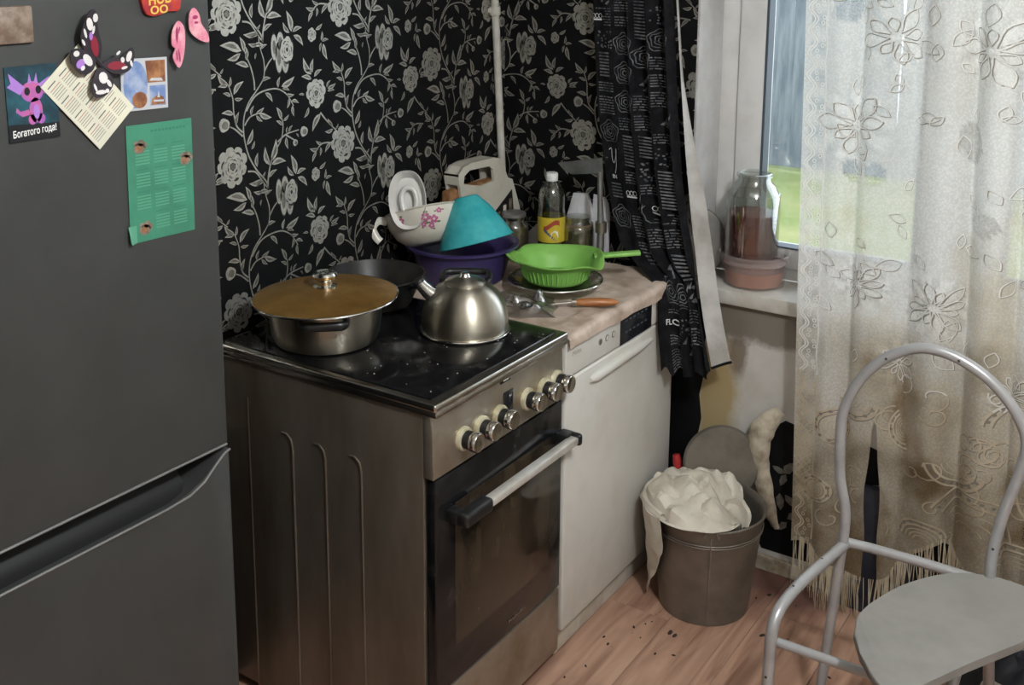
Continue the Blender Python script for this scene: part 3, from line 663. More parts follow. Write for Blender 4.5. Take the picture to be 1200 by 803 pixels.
# red souvenir magnet with gold letters, cut by the top of the frame
o = thing('souvenir_magnet', 'red souvenir magnet with gold letters near the top of the door', 'magnet', (FX+.0005, -1.715, 1.652))
b = MB(); pts = spline([(0, -.040, .03), (0, -.034, -.004), (0, -.026, -.026), (0, -.004, -.029), (0, .012, -.022), (0, .030, -.024), (0, .036, -.010), (0, .032, .034)], 4, True); b.prism(pts, (.006, 0, 0), .0015); obj('base', b, 'magnet_red', o)
b = MB(); text_on(b, 'НОВ', .019, lambda x, y: (.0064, x-.002, y-.006+x*.08), .0005); obj('lettering', b, 'gold', o, smooth=0)
b = MB(); text_on(b, 'ОО', .015, lambda x, y: (.0064, x*1.4-.004, y-.021+x*.08), .0004); obj('lettering', b, 'gold', o, smooth=0)
# mottled brown magnet at the left
o = thing('stone_magnet', 'mottled brown square magnet at the left of the refrigerator door', 'magnet', (FX+.0005, -1.944, 1.622))
b = MB(); b.box(0, .007, -.026, .026, -.024, .024, .003); obj('base', b, 'magnet_brown', o)

# ------------------------------------------------------------------ electric cooker
SX, S0, S1 = .62, -1.175, -.677
st = thing('electric_cooker', 'stainless electric cooker with black glass hob and oven door', 'cooker', (.32, (S0+S1)/2, 0))
O = st.location
def lb(x0, x1, y0, y1, z0, z1, bev=0., seg=2, mb=None):
    mb = mb or MB(); return mb.box(x0-O.x, x1-O.x, y0-O.y, y1-O.y, z0, z1, bev, seg=seg)
body = obj('body', lb(.03, .598, S0+.001, S1-.001, .03, .833, .003), 'steel_side', st)
b = MB()
for x in (.19, .285, .385):     # embossed flutes of the side panel
    p = [(x+.052, S0, .03), (x+.052, S0, .655), (x+.047, S0, .675), (x+.034, S0, .685), (x+.02, S0, .684)]
    b.tube([Vector(q)-O for q in p], .0022, 6)
b.tube([Vector(q)-O for q in ((.108, S0, .03), (.108, S0, .74))], .0016, 6)
obj('side_flute', b, 'steel_side', body)['kind'] = 'stuff'
b = lb(.02, .635, S0-.006, S1+.001, .835, .851, .005, 3); lb(.02, .635, S0-.004, S1+.0, .823, .836, .002, 2, b)
hob = obj('hob_frame', b, 'steel_bright', st)
obj('hob_glass', lb(.032, .612, S0+.012, S1-.016, .8505, .8535, .001), 'black_gloss', st)
b = MB(); rnd = random.Random(2)
for k in range(46):
    x, y = rnd.uniform(.33, .60), rnd.uniform(S0+.03, S1-.03); r_ = rnd.uniform(.0006, .0020)
    b.lathe([(r_, 0), (r_*.7, r_*.5)], 6, Matrix.Translation((x-O.x, y-O.y, .8536)))
obj('food_specks', b, 'dirty_white', hob)['kind'] = 'stuff'
b = MB()
pf = [(.598, .688), (.622, .688), (.624, .700), (.621, .80), (.615, .826), (.598, .828)]
b.prism([(x-O.x, S0-O.y+.001, z) for x, z in pf], (0, S1-S0-.002, 0), .003); panel = obj('control_panel', b, 'steel_panel', st)
rx = Matrix.Rotation(PI/2, 4, 'Y')
for y in (-1.075, -1.012, -.945, -.835, -.767, -.711):
    mt = Matrix.Translation((.622-O.x, y-O.y, .741)) @ rx
    b = MB(); b.lathe([(.025, 0), (.0255, .006), (.024, .010), (.018, .011)], 28, mt); k = obj('knob', b, 'cream_ring', panel)
    b = MB(); b.lathe([(.019, .010), (.0195, .026), (.018, .028)], 28, mt); obj('knob_grip', b, 'bakelite', k)
    b = MB(); b.lathe([(.0205, .0275), (.021, .040), (.019, .043), (.016, .0425)], 28, mt); obj('knob_cap', b, 'chrome', k)
obj('timer_display', lb(.6215, .6245, -.926, -.890, .738, .786, .002), 'display_black', panel)
b = lb(.6175, .6205, -.935, -.893, .806, .826, .002); badge = obj('badge', b, 'display_black', panel)
b = lb(.6205, .6212, -.924, -.904, .811, .821); obj('badge_print', b, 'label_white', badge)
door = obj('oven_door', lb(.600, .624, S0+.006, S1-.004, .207, .684, .004), 'black_gloss', st)
obj('oven_window', lb(.6225, .6252, -1.104, -.735, .29, .612, .001), 'oven_glass', door)
b = MB(); 
for k in range(9): lb(.6250, .6256, -.905+k*.0078, -.900+k*.0078, .232, .236+.002*(k % 3 == 0), 0, 2, b)
obj('maker_print', b, 'steel', door)['kind'] = 'stuff'
b = MB(); b.box(.650-O.x, .674-O.x, -1.045-O.y, -.688-O.y, .588, .606, .004); hn = obj('handle', b, 'aluminium', door)
for (a, c, e) in ((-1.135, -1.040, 1), (-.690, -.673, 0)):
    b = MB(); b.box(.646-O.x, .678-O.x, a-O.y, c-O.y, .582, .612, .008, seg=3); b.box(.622-O.x, .655-O.x, (a if e else a-.02)-O.y, (a+.03 if e else c)-O.y, .582, .612, .006)
    obj('handle_mount', b, 'bakelite', hn)
obj('drawer', lb(.600, .622, S0+.004, S1-.003, .035, .200, .004), 'steel_panel', st)
for x in (.07, .55):
    for y in (S0+.05, S1-.05): b = MB(); b.lathe([(.018, 0), (.018, .032)], 12, Matrix.Translation((x-O.x, y-O.y, 0))); obj('foot', b, 'black', st)

# ------------------------------------------------------------------ dishwasher
D0, D1 = -.670, -.078
dw = thing('dishwasher', 'white grimy dishwasher with black display standing beside the cooker', 'dishwasher', (.32, (D0+D1)/2, 0))
O = dw.location
obj('body', lb(.04, .598, D0, D1, .02, .828, .004), 'white_enamel', dw)
door = obj('door', lb(.598, .625, D0+.001, D1-.001, .075, .724, .007, 3), 'white_enamel', dw)
b = MB(); b.tube([Vector((.627, y, .690+.004*math.sin((y+.55)*6)))-O for y in (-.555, -.53, -.42, -.30, -.225)], [.006, .013, .014, .013, .006], 12, flat=1); obj('grip', b, 'white_enamel', door)
panel = obj('control_panel', lb(.598, .625, D0+.001, -.398, .729, .826, .004), 'white_enamel', dw)
obj('display_panel', lb(.598, .6255, -.397, -.221, .727, .826, .003), 'display_black', dw)
obj('end_panel', lb(.598, .625, -.220, D1-.001, .729, .826, .004), 'white_enamel', dw)
for k in range(3):
    b = MB(); b.lathe([(.0085, 0), (.0085, .0012)], 18, Matrix.Translation((.625-O.x, -.505+k*.034-O.y, .772)) @ rx)
    bt = obj('button', b, 'ink' if k == 0 else 'steel', panel)
    b = MB(); b.lathe([(.0062, .0012), (.0062, .0016)], 18, Matrix.Translation((.625-O.x, -.505+k*.034-O.y, .772)) @ rx); obj('button_face', b, 'ink_dark' if k == 0 else 'white_enamel', bt)
b = MB(); text_on(b, 'Midea', .017, lambda x, y: (.6254-O.x, x-.620-O.y, y+.783)); obj('lettering', b, 'ink', panel, smooth=0)
b = MB()
for r_ in range(2):
    for k in range(6): lb(.6256, .6259, -.375+k*.022, -.363+k*.022, .755+r_*.03, .759+r_*.03, 0, 2, b)
obj('display_print', b, 'seal', dw)['kind'] = 'stuff'
obj('toe_kick', lb(.56, .602, D0+.002, D1-.002, .004, .070, .002), 'dirty_white', dw)

# ------------------------------------------------------------------ oilcloth sheet over the dishwasher
def cloth(u, v):
    y = -.672+v*.588; d = u*.66
    edge_ = .622+.010*nz((0, y*6, 0), 1, 2)
    x0 = .03; z = .8335
    x = x0+d
    if x > edge_:
        over = x-edge_; x = edge_+.013*math.sin(min(1, over/.02)*PI/2); z -= max(0, over-.006)
    wr = .006*abs(nz((x*7, y*7, 0), 1, 4))+.003*abs(nz((x*19, y*19, 0), 1, 9))+.0012+.005*math.exp(-((x-.565+.08*(y+.4))/.007)**2)*(.6+.4*math.sin(y*9))
    if y > -.2 : wr += .006*max(0, (y+.2)/.12)*max(0, min(1, (x-.40)/.1))*abs(math.sin(x*40))*.5
    if y < -.672: z = max(z, .8545)-0; 
    return Vector((x, y, max(z+wr, z+.0006)))-Vector((.32, -.38, .83))
def cloth2(u, v):
    """hem along the front hangs unevenly"""
    hang = .034+.012*v+.006*nz((0, v*5, 0), 1, 1)
    return cloth(u*(.593+hang)/.66*1.0, v)
b = MB(); b.grid(cloth2, 60, 60); b.solid(.0012)
tag(obj('oilcloth_sheet', b, 'oilcloth', loc=(.32, -.38, .83), smooth=60), 'stained beige oilcloth sheet spread over the dishwasher top', 'cloth')

# ------------------------------------------------------------------ on the hob
HZ = .8537
RIGHT = Vector((math.cos(YAW), math.sin(YAW), 0)); AWAY = Vector((-math.sin(YAW), math.cos(YAW), 0)); UP = Vector((0, 0, 1))
VROT = YAW      # turning a thing by this puts its x axis across the view
pot = thing('saucepan', 'wide stainless saucepan with black handles and an oversized brown-stained lid', 'saucepan', (.212, -1.030, HZ))
b = MB(); b.lathe([(.100, .0), (.112, .004), (.120, .020), (.124, .05), (.127, .098), (.131, .101), (.128, .103), (.121, .10), (.117, .05), (.105, .012), (.0, .010)], 56); obj('body', b, 'kettle_steel', pot)
for a in (-.85, -.85+PI):
    d = Vector((math.cos(a), math.sin(a), 0)); t = Vector((-d.y, d.x, 0)); c = d*.124+UP*.084
    b = MB(); b.tube(fillet([c-t*.048, c-t*.046+d*.034, c+t*.046+d*.034, c+t*.048], .02), .0078, 10, flat=1.3); obj('handle', b, 'bakelite', pot)
b = MB(); b.lathe([(.125, .001), (.150, .004), (.158, .006), (.159, .009), (.155, .0105), (.148, .011), (.120, .018), (.08, .025), (.04, .028), (.0, .029)], 64); lid = obj('lid', b, 'lid_stain', pot, (.020, -.020, .103)); lid.rotation_euler = (.012, -.02, 0); lid['label'] = 'oversized lid coated in burnt brown grease'
b = MB(); b.tube([Vector((.1585*math.cos(a), .1585*math.sin(a), .0075)) for a in [2*PI*k/64 for k in range(64)]], .0026, 8, closed=True); obj('rim', b, 'chrome', lid)
b = MB(); b.lathe([(.026, .026), (.026, .031), (.017, .034), (.017, .043), (.021, .047), (.027, .050), (.0285, .056), (.025, .061), (.012, .063), (0, .063)], 32); obj('knob', b, 'chrome', lid)
pan = thing('frying_pan', 'deep black frying pan standing behind the stained saucepan lid', 'frying pan', (.137, -.774, HZ))
b = MB(); b.lathe([(.080, 0), (.088, .003), (.110, .05), (.122, .072), (.125, .075), (.121, .076), (.106, .05), (.084, .008), (0, .007)], 48); obj('body', b, 'pan_black', pan)
b = MB(); b.tube([Vector((.1225*math.cos(a), .1225*math.sin(a), .0755)) for a in [2*PI*k/56 for k in range(56)]], .0018, 6, closed=True); obj('rim', b, 'pan_black', pan)
d = (RIGHT*.80-AWAY*.6).normalized(); b = MB(); b.tube([d*.105+UP*.058, d*.125+UP*.070, d*.150+UP*.074, d*.172+UP*.076], [.010, .011, .012, .010], 10, flat=.7); obj('handle', b, 'bakelite', pan)

kt = thing('kettle', 'brushed steel dome kettle with short spout and handle folded down', 'kettle', (.434, -.806, HZ))
b = MB(); b.lathe([(.098, 0), (.103, .002), (.1035, .006), (.099, .009), (.1005, .014), (.1005, .03), (.098, .048), (.091, .070), (.080, .089), (.066, .104), (.050, .113), (.046, .114)], 64); obj('body', b, 'kettle_steel', kt)
b = MB(); b.tube([Vector((.1025*math.cos(a), .1025*math.sin(a), .005)) for a in [2*PI*k/64 for k in range(64)]], .0028, 8, closed=True); obj('base_rim', b, 'chrome', kt)
b = MB(); b.lathe([(.0475, .112), (.0475, .117), (.043, .121), (.028, .126), (.012, .129), (0, .1295)], 40); ld = obj('lid', b, 'kettle_steel', kt)
b = MB(); b.lathe([(.016, .127), (.012, .131), (.011, .135), (.007, .138), (0, .1385)], 24); obj('knob', b, 'chrome', ld)
d = (-RIGHT*.98-AWAY*.12).normalized(); b = MB(); b.tube([d*.062+UP*.078, d*.085+UP*.096, d*.098+UP*.110, d*.104+UP*.118], [.020, .017, .0145, .0145], 16); obj('spout', b, 'chrome', kt)
b = MB(); b.tube([d*.1042+UP*.1175, d*.108+UP*.124], [.0155, .014], 16); obj('spout_cap', b, 'bakelite', kt)
for s in (-1, 1):
    b = MB(); c = RIGHT*(s*.052)+UP*.108+AWAY*.028; b.box(c.x-.007, c.x+.007, c.y-.007, c.y+.007, c.z-.014, c.z+.008, .003); obj('handle_bracket', b, 'bakelite', kt)
p = [RIGHT*(s*.052)+AWAY*.03+UP*.110 for s in (-1, 1)]
b = MB(); b.tube(fillet([p[0], p[0]+AWAY*.050+UP*.006-RIGHT*.004, p[1]+AWAY*.050+UP*.006+RIGHT*.004, p[1]], .028), .0085, 10); obj('handle', b, 'bakelite', kt)

# ------------------------------------------------------------------ on the dishwasher: basin and what is piled in it
CZ = .8405
basin = thing('washing_basin', 'round dark purple plastic basin holding dishes in the corner', 'basin', (.160, -.440, CZ))
BR, BH = .150, .088
b = MB(); b.lathe([(.104, 0), (.112, .003), (.138, .088), (.150, .094), (.154, .094), (.154, .100), (.146, .101), (.134, .090), (.107, .008), (0, .006)], 64); obj('bowl', b, 'purple', basin)
def tilt(loc, axis_to, spin=0):
    q = Vector((0, 0, 1)).rotation_difference(Vector(axis_to).normalized()); return Matrix.Translation(loc) @ q.to_matrix().to_4x4() @ Matrix.Rotation(spin, 4, 'Z')
def placed(o, mtx):
    o.location = mtx.to_translation(); o.rotation_euler = mtx.to_euler(); return o
# cream enamel bowl with flowers, tilted in the basin
eb = thing('enamel_bowl', 'cream enamel pot with pink painted flowers tilted inside the purple basin', 'bowl', (0, 0, 0))
c0 = Vector((.118, -.520, .943)); ax = (UP*.95-RIGHT*.20+AWAY*.34).normalized()
placed(eb, tilt(c0, ax))
EBP = [(.045, 0), (.060, .003), (.088, .025), (.104, .055), (.110, .088), (.115, .091), (.111, .094), (.106, .088), (.098, .055), (.082, .028), (.05, .007), (0, .006)]
b = MB(); b.lathe(EBP, 56); obj('body', b, 'enamel_cream', eb)
inv = tilt(c0, ax).to_3x3().inverted()
vx, vt = inv @ RIGHT, inv @ -AWAY
va = math.atan2(vt.y, vt.x)
def bowl_pt(a, z, h):
    for (r0, z0), (r1, z1) in zip(EBP[1:5], EBP[2:6]):
        if z0 <= z <= z1: r = r0+(r1-r0)*(z-z0)/(z1-z0); break
    else: r = .110
    r += h; return Vector((r*math.cos(a), r*math.sin(a), z))
fl, lf = MB(), MB(); rnd = random.Random(4)
for (da, z, s) in ((.10, .062, 1.), (.30, .055, .9), (-.55, .066, .8), (.02, .046, .6), (.22, .040, .7), (.45, .075, .6)):
    a = va+da
    for k in range(5):
        t = 2*PI*k/5+da*9
        cc = (a+.075*s*math.cos(t), z+.0075*s*math.sin(t))
        fl.poly([bowl_pt(cc[0]+.05*s*math.cos(q), cc[1]+.005*s*math.sin(q), .0006) for q in [2*PI*j/8 for j in range(8)]])
    for k in range(2):
        t = 2*PI*k/2+1+da*5; cc = (a+.16*s*math.cos(t), z+.014*s*math.sin(t))
        lf.poly([bowl_pt(cc[0]+.06*s*math.cos(q), cc[1]+.003*s*math.sin(q), .0004) for q in [2*PI*j/8 for j in range(8)]])
obj('painted_flowers', fl, 'flower_pink', eb, smooth=0)['kind'] = 'stuff'; obj('painted_leaves', lf, 'leaf_green', eb, smooth=0)['kind'] = 'stuff'
hd = (inv @ (-RIGHT-AWAY*.2)); hd.z = 0; hd.normalize(); ht = Vector((-hd.y, hd.x, 0))
b = MB(); b.tube(fillet([hd*.106+UP*.078, hd*.128+UP*.088, hd*.150+UP*.070, hd*.140+UP*.040, hd*.132+UP*.030], .02), .0060, 10, flat=1.8); obj('handle', b, 'enamel_cream', eb)
# white oval dish standing in the bowl
od = thing('oval_dish', 'white oval plastic dish standing on edge in the enamel pot', 'dish', (0, 0, 0))
mt = Matrix.Translation((.112, -.600, 1.002)) @ Matrix.Rotation(VROT-.10, 4, 'Z') @ Matrix.Rotation(-.10, 4, 'Y') @ Matrix.Rotation(-.20, 4, 'X')
placed(od, mt)
def oval(k, h, n=40): return [Vector((k*.045*math.copysign(abs(math.cos(a))**.75, math.cos(a)), h, .075+k*(.070 if math.sin(a) > 0 else .070)*math.sin(a)-(0))) for a in [2*PI*j/n for j in range(n)]]
b = MB(); rows = [oval(.60, .0), oval(.82, .003), oval(1.0, -.016), oval(1.08, -.020), oval(1.10, -.014), oval(.92, .010), oval(.62, .010)]
vs = [[b.bm.verts.new(p) for p in r] for r in rows]
for i in range(len(vs)-1):
    for k in range(40): b.bm.faces.new((vs[i][k], vs[i][(k+1) % 40], vs[i+1][(k+1) % 40], vs[i+1][k]))
b.bm.faces.new(vs[0]); b.bm.faces.new(vs[-1][::-1]); obj('shell', b, 'white_plastic', od, smooth=55)
b = MB(); b.tube([Vector((p.x*.80+.004, -.012, p.z*.83+.012)) for p in (lambda q: q[34:]+q[:27])(oval(.55, 0))], .0075, 8); obj('inner_ridge', b, 'white_plastic', od)
# teal bowl upside down
tb = thing('plastic_bowl', 'teal plastic bowl turned upside down on the purple basin', 'bowl', (0, 0, 0))
ax = (UP*.90-RIGHT*.24+AWAY*.20).normalized(); placed(tb, tilt(Vector((.240, -.486, .960)), ax))
b = MB(); b.lathe([(.098, .0), (.100, .002), (.098, .006), (.082, .042), (.060, .085), (.036, .118), (.030, .123), (.022, .124), (.020, .120), (0, .120)], 48, cap=False)
b.lathe([(.098, .0), (.095, .003), (.079, .042), (.057, .084), (.034, .115), (0, .116)], 48, cap=False); obj('shell', b, 'teal', tb)
# white plastic carrier with arched handle, in the corner
ca = thing('carrier_basket', 'cream plastic carrier with an arched handle and dark slots behind the basin', 'basket', (.085, -.140, CZ))
Q = ca.location-Vector((0, .060, 0))
out = [(-.445, 1.083), (-.448, 1.108), (-.425, 1.126), (-.385, 1.132), (-.275, 1.130), (-.245, 1.122), (-.225, 1.098), (-.205, 1.060), (-.180, 1.050), (-.140, .960), (-.120, .845), (-.335, .845), (-.335, .958), (-.43, 1.02)]
hole = [(-.425, 1.078), (-.420, 1.100), (-.395, 1.112), (-.300, 1.108), (-.282, 1.096), (-.276, 1.062), (-.34, 1.058)]
def slab(mb, outer, inner, x0, x1):
    n, m = len(outer), len(inner)
    for x in (x0, x1):
        vo = [mb.bm.verts.new((x, y-Q.y, z-Q.z)) for y, z in outer]; vi = [mb.bm.verts.new((x, y-Q.y, z-Q.z)) for y, z in inner]
        ed = [mb.bm.edges.new((vo[k], vo[(k+1) % n])) for k in range(n)]+[mb.bm.edges.new((vi[k], vi[(k+1) % m])) for k in range(m)]
        bmesh.ops.triangle_fill(mb.bm, edges=ed, use_beauty=True, normal=(1, 0, 0))
        if x == x0: A, B = vo, vi
        else:
            for a, c, nn in ((A, vo, n), (B, vi, m)):
                for k in range(nn): mb.bm.faces.new((a[k], a[(k+1) % nn], c[(k+1) % nn], c[k]))
    return mb
b = slab(MB(), out, hole, .018, .026); obj('front_wall', b, 'cream_plastic', ca, smooth=30)
b = slab(MB(), out, hole, -.024, -.017); obj('rear_wall', b, 'cream_plastic', ca, smooth=30)
b = MB(); 
for i in range(1, 10):
    (y0, z0), (y1, z1) = out[i-1], out[i]
    if z0 > 1.04 or z1 > .9: b.prism([(-.024, y0-Q.y, z0-Q.z), (-.024, y1-Q.y, z1-Q.z), (-.024, y1-Q.y+.0, z1-Q.z-.006), (-.024, y0-Q.y, z0-Q.z-.006)], (.0498, 0, 0))
obj('handle_top', b, 'cream_plastic', ca, smooth=30)
b = MB(); b.box(-.016, .017, -.130, .050, .006, .105, .01); b.box(-.016, .017, -.275, .0, .122, .225, .01); obj('filling', b, 'brown_food', ca)
b = MB(); b.prism([(.0262, y-Q.y, z-Q.z) for y, z in ((-.280, .965), (-.185, 1.020), (-.175, .945), (-.28, .905))], (.002, 0, 0)); obj('dark_band', b, 'bakelite', ca, smooth=0)
for k in range(3):
    b = MB(); y = -.262+k*.030; z = .955+k*.014; b.box(.0284, .0300, y-Q.y, y+.014-Q.y, z-.022-Q.z, z+.012-Q.z, .0005); obj('slot_bar', b, ('magnet_brown', 'cream_plastic', 'magnet_brown')[k], ca)

def jar(name, label, loc, r, h, fill, mcont, cap=None):
    t = thing(name, label, 'jar', loc)
    b = MB(); b.lathe([(r*.9, 0), (r, .006), (r, h*.70), (r*.93, h*.80), (r*.72, h*.88), (r*.70, h*.92), (r*.76, h*.93), (r*.76, h), (r*.70, h), (r*.66, h*.90), (r*.86, h*.80), (r*.94, h*.70), (r*.94, .008), (0, .006)], 40); obj('glass', b, 'jar_glass', t)
    b = MB(); b.lathe([(r*.88, .009), (r*.925, .014), (r*.925, fill), (0, fill)], 32); obj('contents', b, mcont, t)
    return t
j1 = jar('glass_jar', 'small cloudy glass jar with brown contents between teal bowl and oil bottle', (.150, -.172, CZ), .044, .115, .085, 'jar_content')
b = MB(); b.lathe([(.036, .1145), (.036, .124), (.033, .126), (0, .126)], 32); obj('lid', b, 'grey_metal', j1)
j2 = jar('glass_jar', 'wide glass jar with olive brown contents right of the oil bottle', (.326, -.104, CZ), .048, .125, .105, 'jar_content')
# oil bottle
ob = thing('oil_bottle', 'clear sunflower oil bottle with white cap and yellow label', 'bottle', (.268, -.155, CZ))
b = MB(); b.lathe([(.034, 0), (.038, .004), (.039, .02), (.037, .035), (.039, .05), (.039, .135), (.037, .150), (.0375, .185), (.034, .203), (.026, .218), (.017, .228), (.0145, .232), (.0145, .242), (.0125, .242), (.0125, .232), (.024, .217), (.032, .201), (.0355, .183), (.035, .15), (.037, .13), (.037, .02), (0, .005)], 40); obj('bottle', b, 'bottle_clear', ob)
b = MB(); b.lathe([(.033, .006), (.0350, .012), (.0350, .05), (.0350, .110), (0, .110)], 32); obj('oil', b, 'oil', ob)
b = MB(); b.lathe([(.0395, .058), (.0396, .060), (.0396, .128), (.0395, .130)], 40, cap=False); lab = obj('label', b, 'label_yellow', ob)
def on_b(da, z, h=.0004): a = -PI/2+YAW+da; return Vector(((.0397+h)*math.cos(a), (.0397+h)*math.sin(a), z-.014))
def curved(mb, outl, h): return mb.poly([on_b(x, z, h) for x, z in outl])
b = MB()
for k in range(8): curved(b, [(-.62+.15*k, .128-.010*math.cos(k*.5)), (-.47+.15*k, .128-.010*math.cos((k+1)*.5)), (-.47+.15*k, .114-.010*math.cos((k+1)*.5)), (-.62+.15*k, .114-.010*math.cos(k*.5))], .0002)
obj('label_print', b, 'label_red', lab, smooth=0)['kind'] = 'stuff'
b = MB()
for k in range(7): curved(b, [(-.55+.13*k, .112-.006*k), (-.42+.13*k, .110-.0045*k), (-.42+.13*k, .098-.003*k), (-.55+.13*k, .104-.005*k)], .0003)
obj('label_print', b, 'label_blue', lab, smooth=0)['kind'] = 'stuff'
b = MB(); curved(b, [(-.1, .086), (.5, .087), (.45, .104), (.2, .108), (-.05, .100)], .0004); obj('label_print', b, 'label_white', lab, smooth=0)
b = MB(); b.lathe([(.0165, .231), (.0172, .233), (.0172, .251), (.0155, .254), (0, .254)], 28); obj('cap', b, 'label_white', ob)
# folded white paper packets behind the bottle
def packet(label, loc, outl, t, rz):
    o = thing('paper_packet', label, 'packet', loc, (0, 0, rz))
    b = MB(); b.prism([(x, 0, z) for x, z in outl], (0, t, 0), .006); obj('paper', b, 'paper_white', o, smooth=50); return o
packet('white folded paper packet with a slanted edge right behind the oil bottle', (.300, -.040, CZ), [(-.05, 0), (.030, 0), (.034, .10), (.028, .140), (.014, .176), (-.030, .172), (-.05, .10)], .022, .10)
packet('greyish paper packet with rounded top beside the hatchet handle', (.348, -.026, CZ), [(-.024, 0), (.034, 0), (.036, .12), (.030, .152), (.018, .170), (-.018, .174), (-.022, .1)], .014, .05)
packet('crumpled white paper wedge between the cloudy jar and oil bottle', (.196, -.088, CZ), [(-.045, 0), (.03, 0), (.035, .085), (.030, .118), (.0, .095), (-.045, .05)], .018, .25)
# hatchet with the steel head uppermost
hx = thing('kitchen_hatchet', 'grey steel kitchen hatchet standing head up beside the black curtain', 'hatchet', (.410, -.128, CZ))
Q = Vector((.392, -.125, CZ))
b = MB(); b.prism([(.252-Q.x, -.002, 1.118-Q.z), (.300-Q.x, -.002, 1.128-Q.z), (.396-Q.x, -.004, 1.150-Q.z), (.398-Q.x, -.004, 1.104-Q.z), (.350-Q.x, -.002, 1.098-Q.z), (.300-Q.x, -.002, 1.090-Q.z), (.274-Q.x, -.002, 1.098-Q.z)], (0, .010, 0), .003); obj('head', b, 'grey_metal', hx, smooth=30)
b = MB(); b.tube([Vector((0, 0, 0)), Vector((.004, 0, .05)), Vector((.004, 0, .11)), Vector((0, 0, .19)), Vector((-.002, .001, .268))], [.011, .013, .012, .009, .010], 12, flat=.8); obj('handle', b, 'grey_metal', hx)
b = MB(); b.tube([Vector((.004, 0, .095)), Vector((.004, 0, .125))], .0165, 14); obj('collar', b, 'steel', hx)
o = thing('black_lid', 'small black lid at the foot of the paper wedge', 'canister', (.190, -.215, CZ));  # small dark object, taken to be a loose lid
b = MB(); b.lathe([(.020, 0), (.022, .003), (.022, .030), (.018, .034), (0, .034)], 24); obj('shell', b, 'bakelite', o)

# glass plate, colander, film, spatula
pl = thing('glass_plate', 'shallow glass pot cover with steel rim under the green colander', 'plate', (.424, -.388, CZ+.006))
b = MB(); b.lathe([(.050, 0), (.085, .006), (.112, .018), (.122, .022), (.122, .024), (.111, .021), (.084, .009), (.05, .003), (0, .003)], 56); obj('glass', b, 'plate_glass', pl)
b = MB(); b.tube([Vector((.1225*math.cos(a), .1225*math.sin(a), .0235)) for a in [2*PI*k/64 for k in range(64)]], .0030, 8, closed=True); obj('rim', b, 'chrome', pl)
co = thing('colander', 'bright green plastic colander with slotted sides, pouring lips and straight handle', 'colander', (.410, -.362, CZ+.0155), (0, 0, VROT))
def lip(p, a):
    """two pouring lips on the rim, left and near right"""
    k = 0
    for a0, s, am in ((PI, .36, .026), (-.62, .34, .030), (2.1, .3, .012)):
        d = (a-a0+PI) % (2*PI)-PI; k += am*math.exp(-(d/s)**2)
    f = max(0, (p.z-.040)/.03); q = Vector((p.x, p.y, 0)); 
    if q.length > 1e-5: q = q/q.length
    dip = 0
    for a0, s, am in ((PI-.55, .22, .012), (-.62, .22, .020), (PI+.45, .25, .008)):
        d = (a-a0+PI) % (2*PI)-PI; dip += am*math.exp(-(d/s)**2)
    return p+q*k*f*.6-UP*dip*f+UP*(.006*f*math.cos(2*a))
NS = 120
b = MB(); b.lathe([(.070, 0), (.078, .003), (.083, .012), (.093, .040), (.108, .066), (.118, .072), (.121, .071), (.121, .068), (.117, .0695), (.106, .062), (.090, .040), (.080, .012), (.074, .006), (0, .005)], NS, fn=lip)
cb = obj('bowl', b, 'green', co, smooth=50)
for k in range(44):
    a = 2*PI*k/44; d = Vector((math.cos(a), math.sin(a), 0)); b = MB()
    b.tube([d*.0835+UP*.010, d*.0895+UP*.026, d*.0945+UP*.041], [.0016, .0022, .0016], 6); obj('rib', b, 'green', cb)
hdir = Vector((.995, .06, 0)).normalized(); hs = Vector((-hdir.y, hdir.x, 0))
b = MB()
def bar(u, v):
    a = 2*PI*u; w_ = .0150*(1-.12*v); h_ = .0055; s = math.copysign(abs(math.cos(a))**.5, math.cos(a)); c = math.copysign(abs(math.sin(a))**.5, math.sin(a))
    return hdir*(.100+.122*v)+hs*(w_*s)+UP*(.064+.008*v+h_*c)
b.grid(bar, 20, 8, closed=True)
b.bm.verts.ensure_lookup_table(); b.bm.faces.new(b.bm.verts[-20:])
obj('handle', b, 'green', co, smooth=50)
# clear plastic bag, crumpled
def film(u, v):
    x, y = (u-.5)*.20, (v-.5)*.15
    e = min(u, 1-u, v, 1-v); h = .004+.040*min(1, e*5)*abs(nz((x*24, y*24, 0), 1, 5))+.012*min(1, e*6)
    return Vector((x+.012*nz((x*18, y*18, 1), 1, 2), y+.012*nz((x*18, y*18, 4), 1, 7), h))
b = MB(); b.grid(film, 36, 28)
tag(obj('plastic_bag', b, 'plastic_film', loc=(.420, -.575, CZ-.003), smooth=25), 'crumpled clear plastic bag lying between the kettle and the spatula', 'bag')
bpy.data.objects['plastic_bag'].rotation_euler = (0, 0, VROT)
sp = thing('spatula', 'steel spatula with an orange-brown wooden handle on the oilcloth', 'spatula', (.572, -.468, CZ+.0006), (0, 0, .605))
b = MB()
prof = [(.0, .0085), (.01, .0105), (.035, .0125), (.065, .0130), (.085, .0115), (.100, .0075), (.108, .0020)]
b.tube([Vector((x-.035, 0, .0125)) for x, r in prof], [r for x, r in prof], 16, flat=.85); obj('handle', b, 'wood_handle', sp)
b = MB(); b.tube([Vector((-.045, 0, .0125)), Vector((-.033, 0, .0125))], [.0085, .0095], 14); obj('ferrule', b, 'steel', sp)
b = MB(); b.tube([Vector((-.044, 0, .012)), Vector((-.08, 0, .009)), Vector((-.10, 0, .006))], [.0032, .0028, .0028], 8)
b.prism([(-.10, -.005, .0045), (-.122, -.014, .003), (-.172, -.016, .0018), (-.172, .016, .0018), (-.122, .014, .003), (-.10, .005, .0045)], (0, 0, .0016)); obj('blade', b, 'steel_bright', sp, smooth=30)

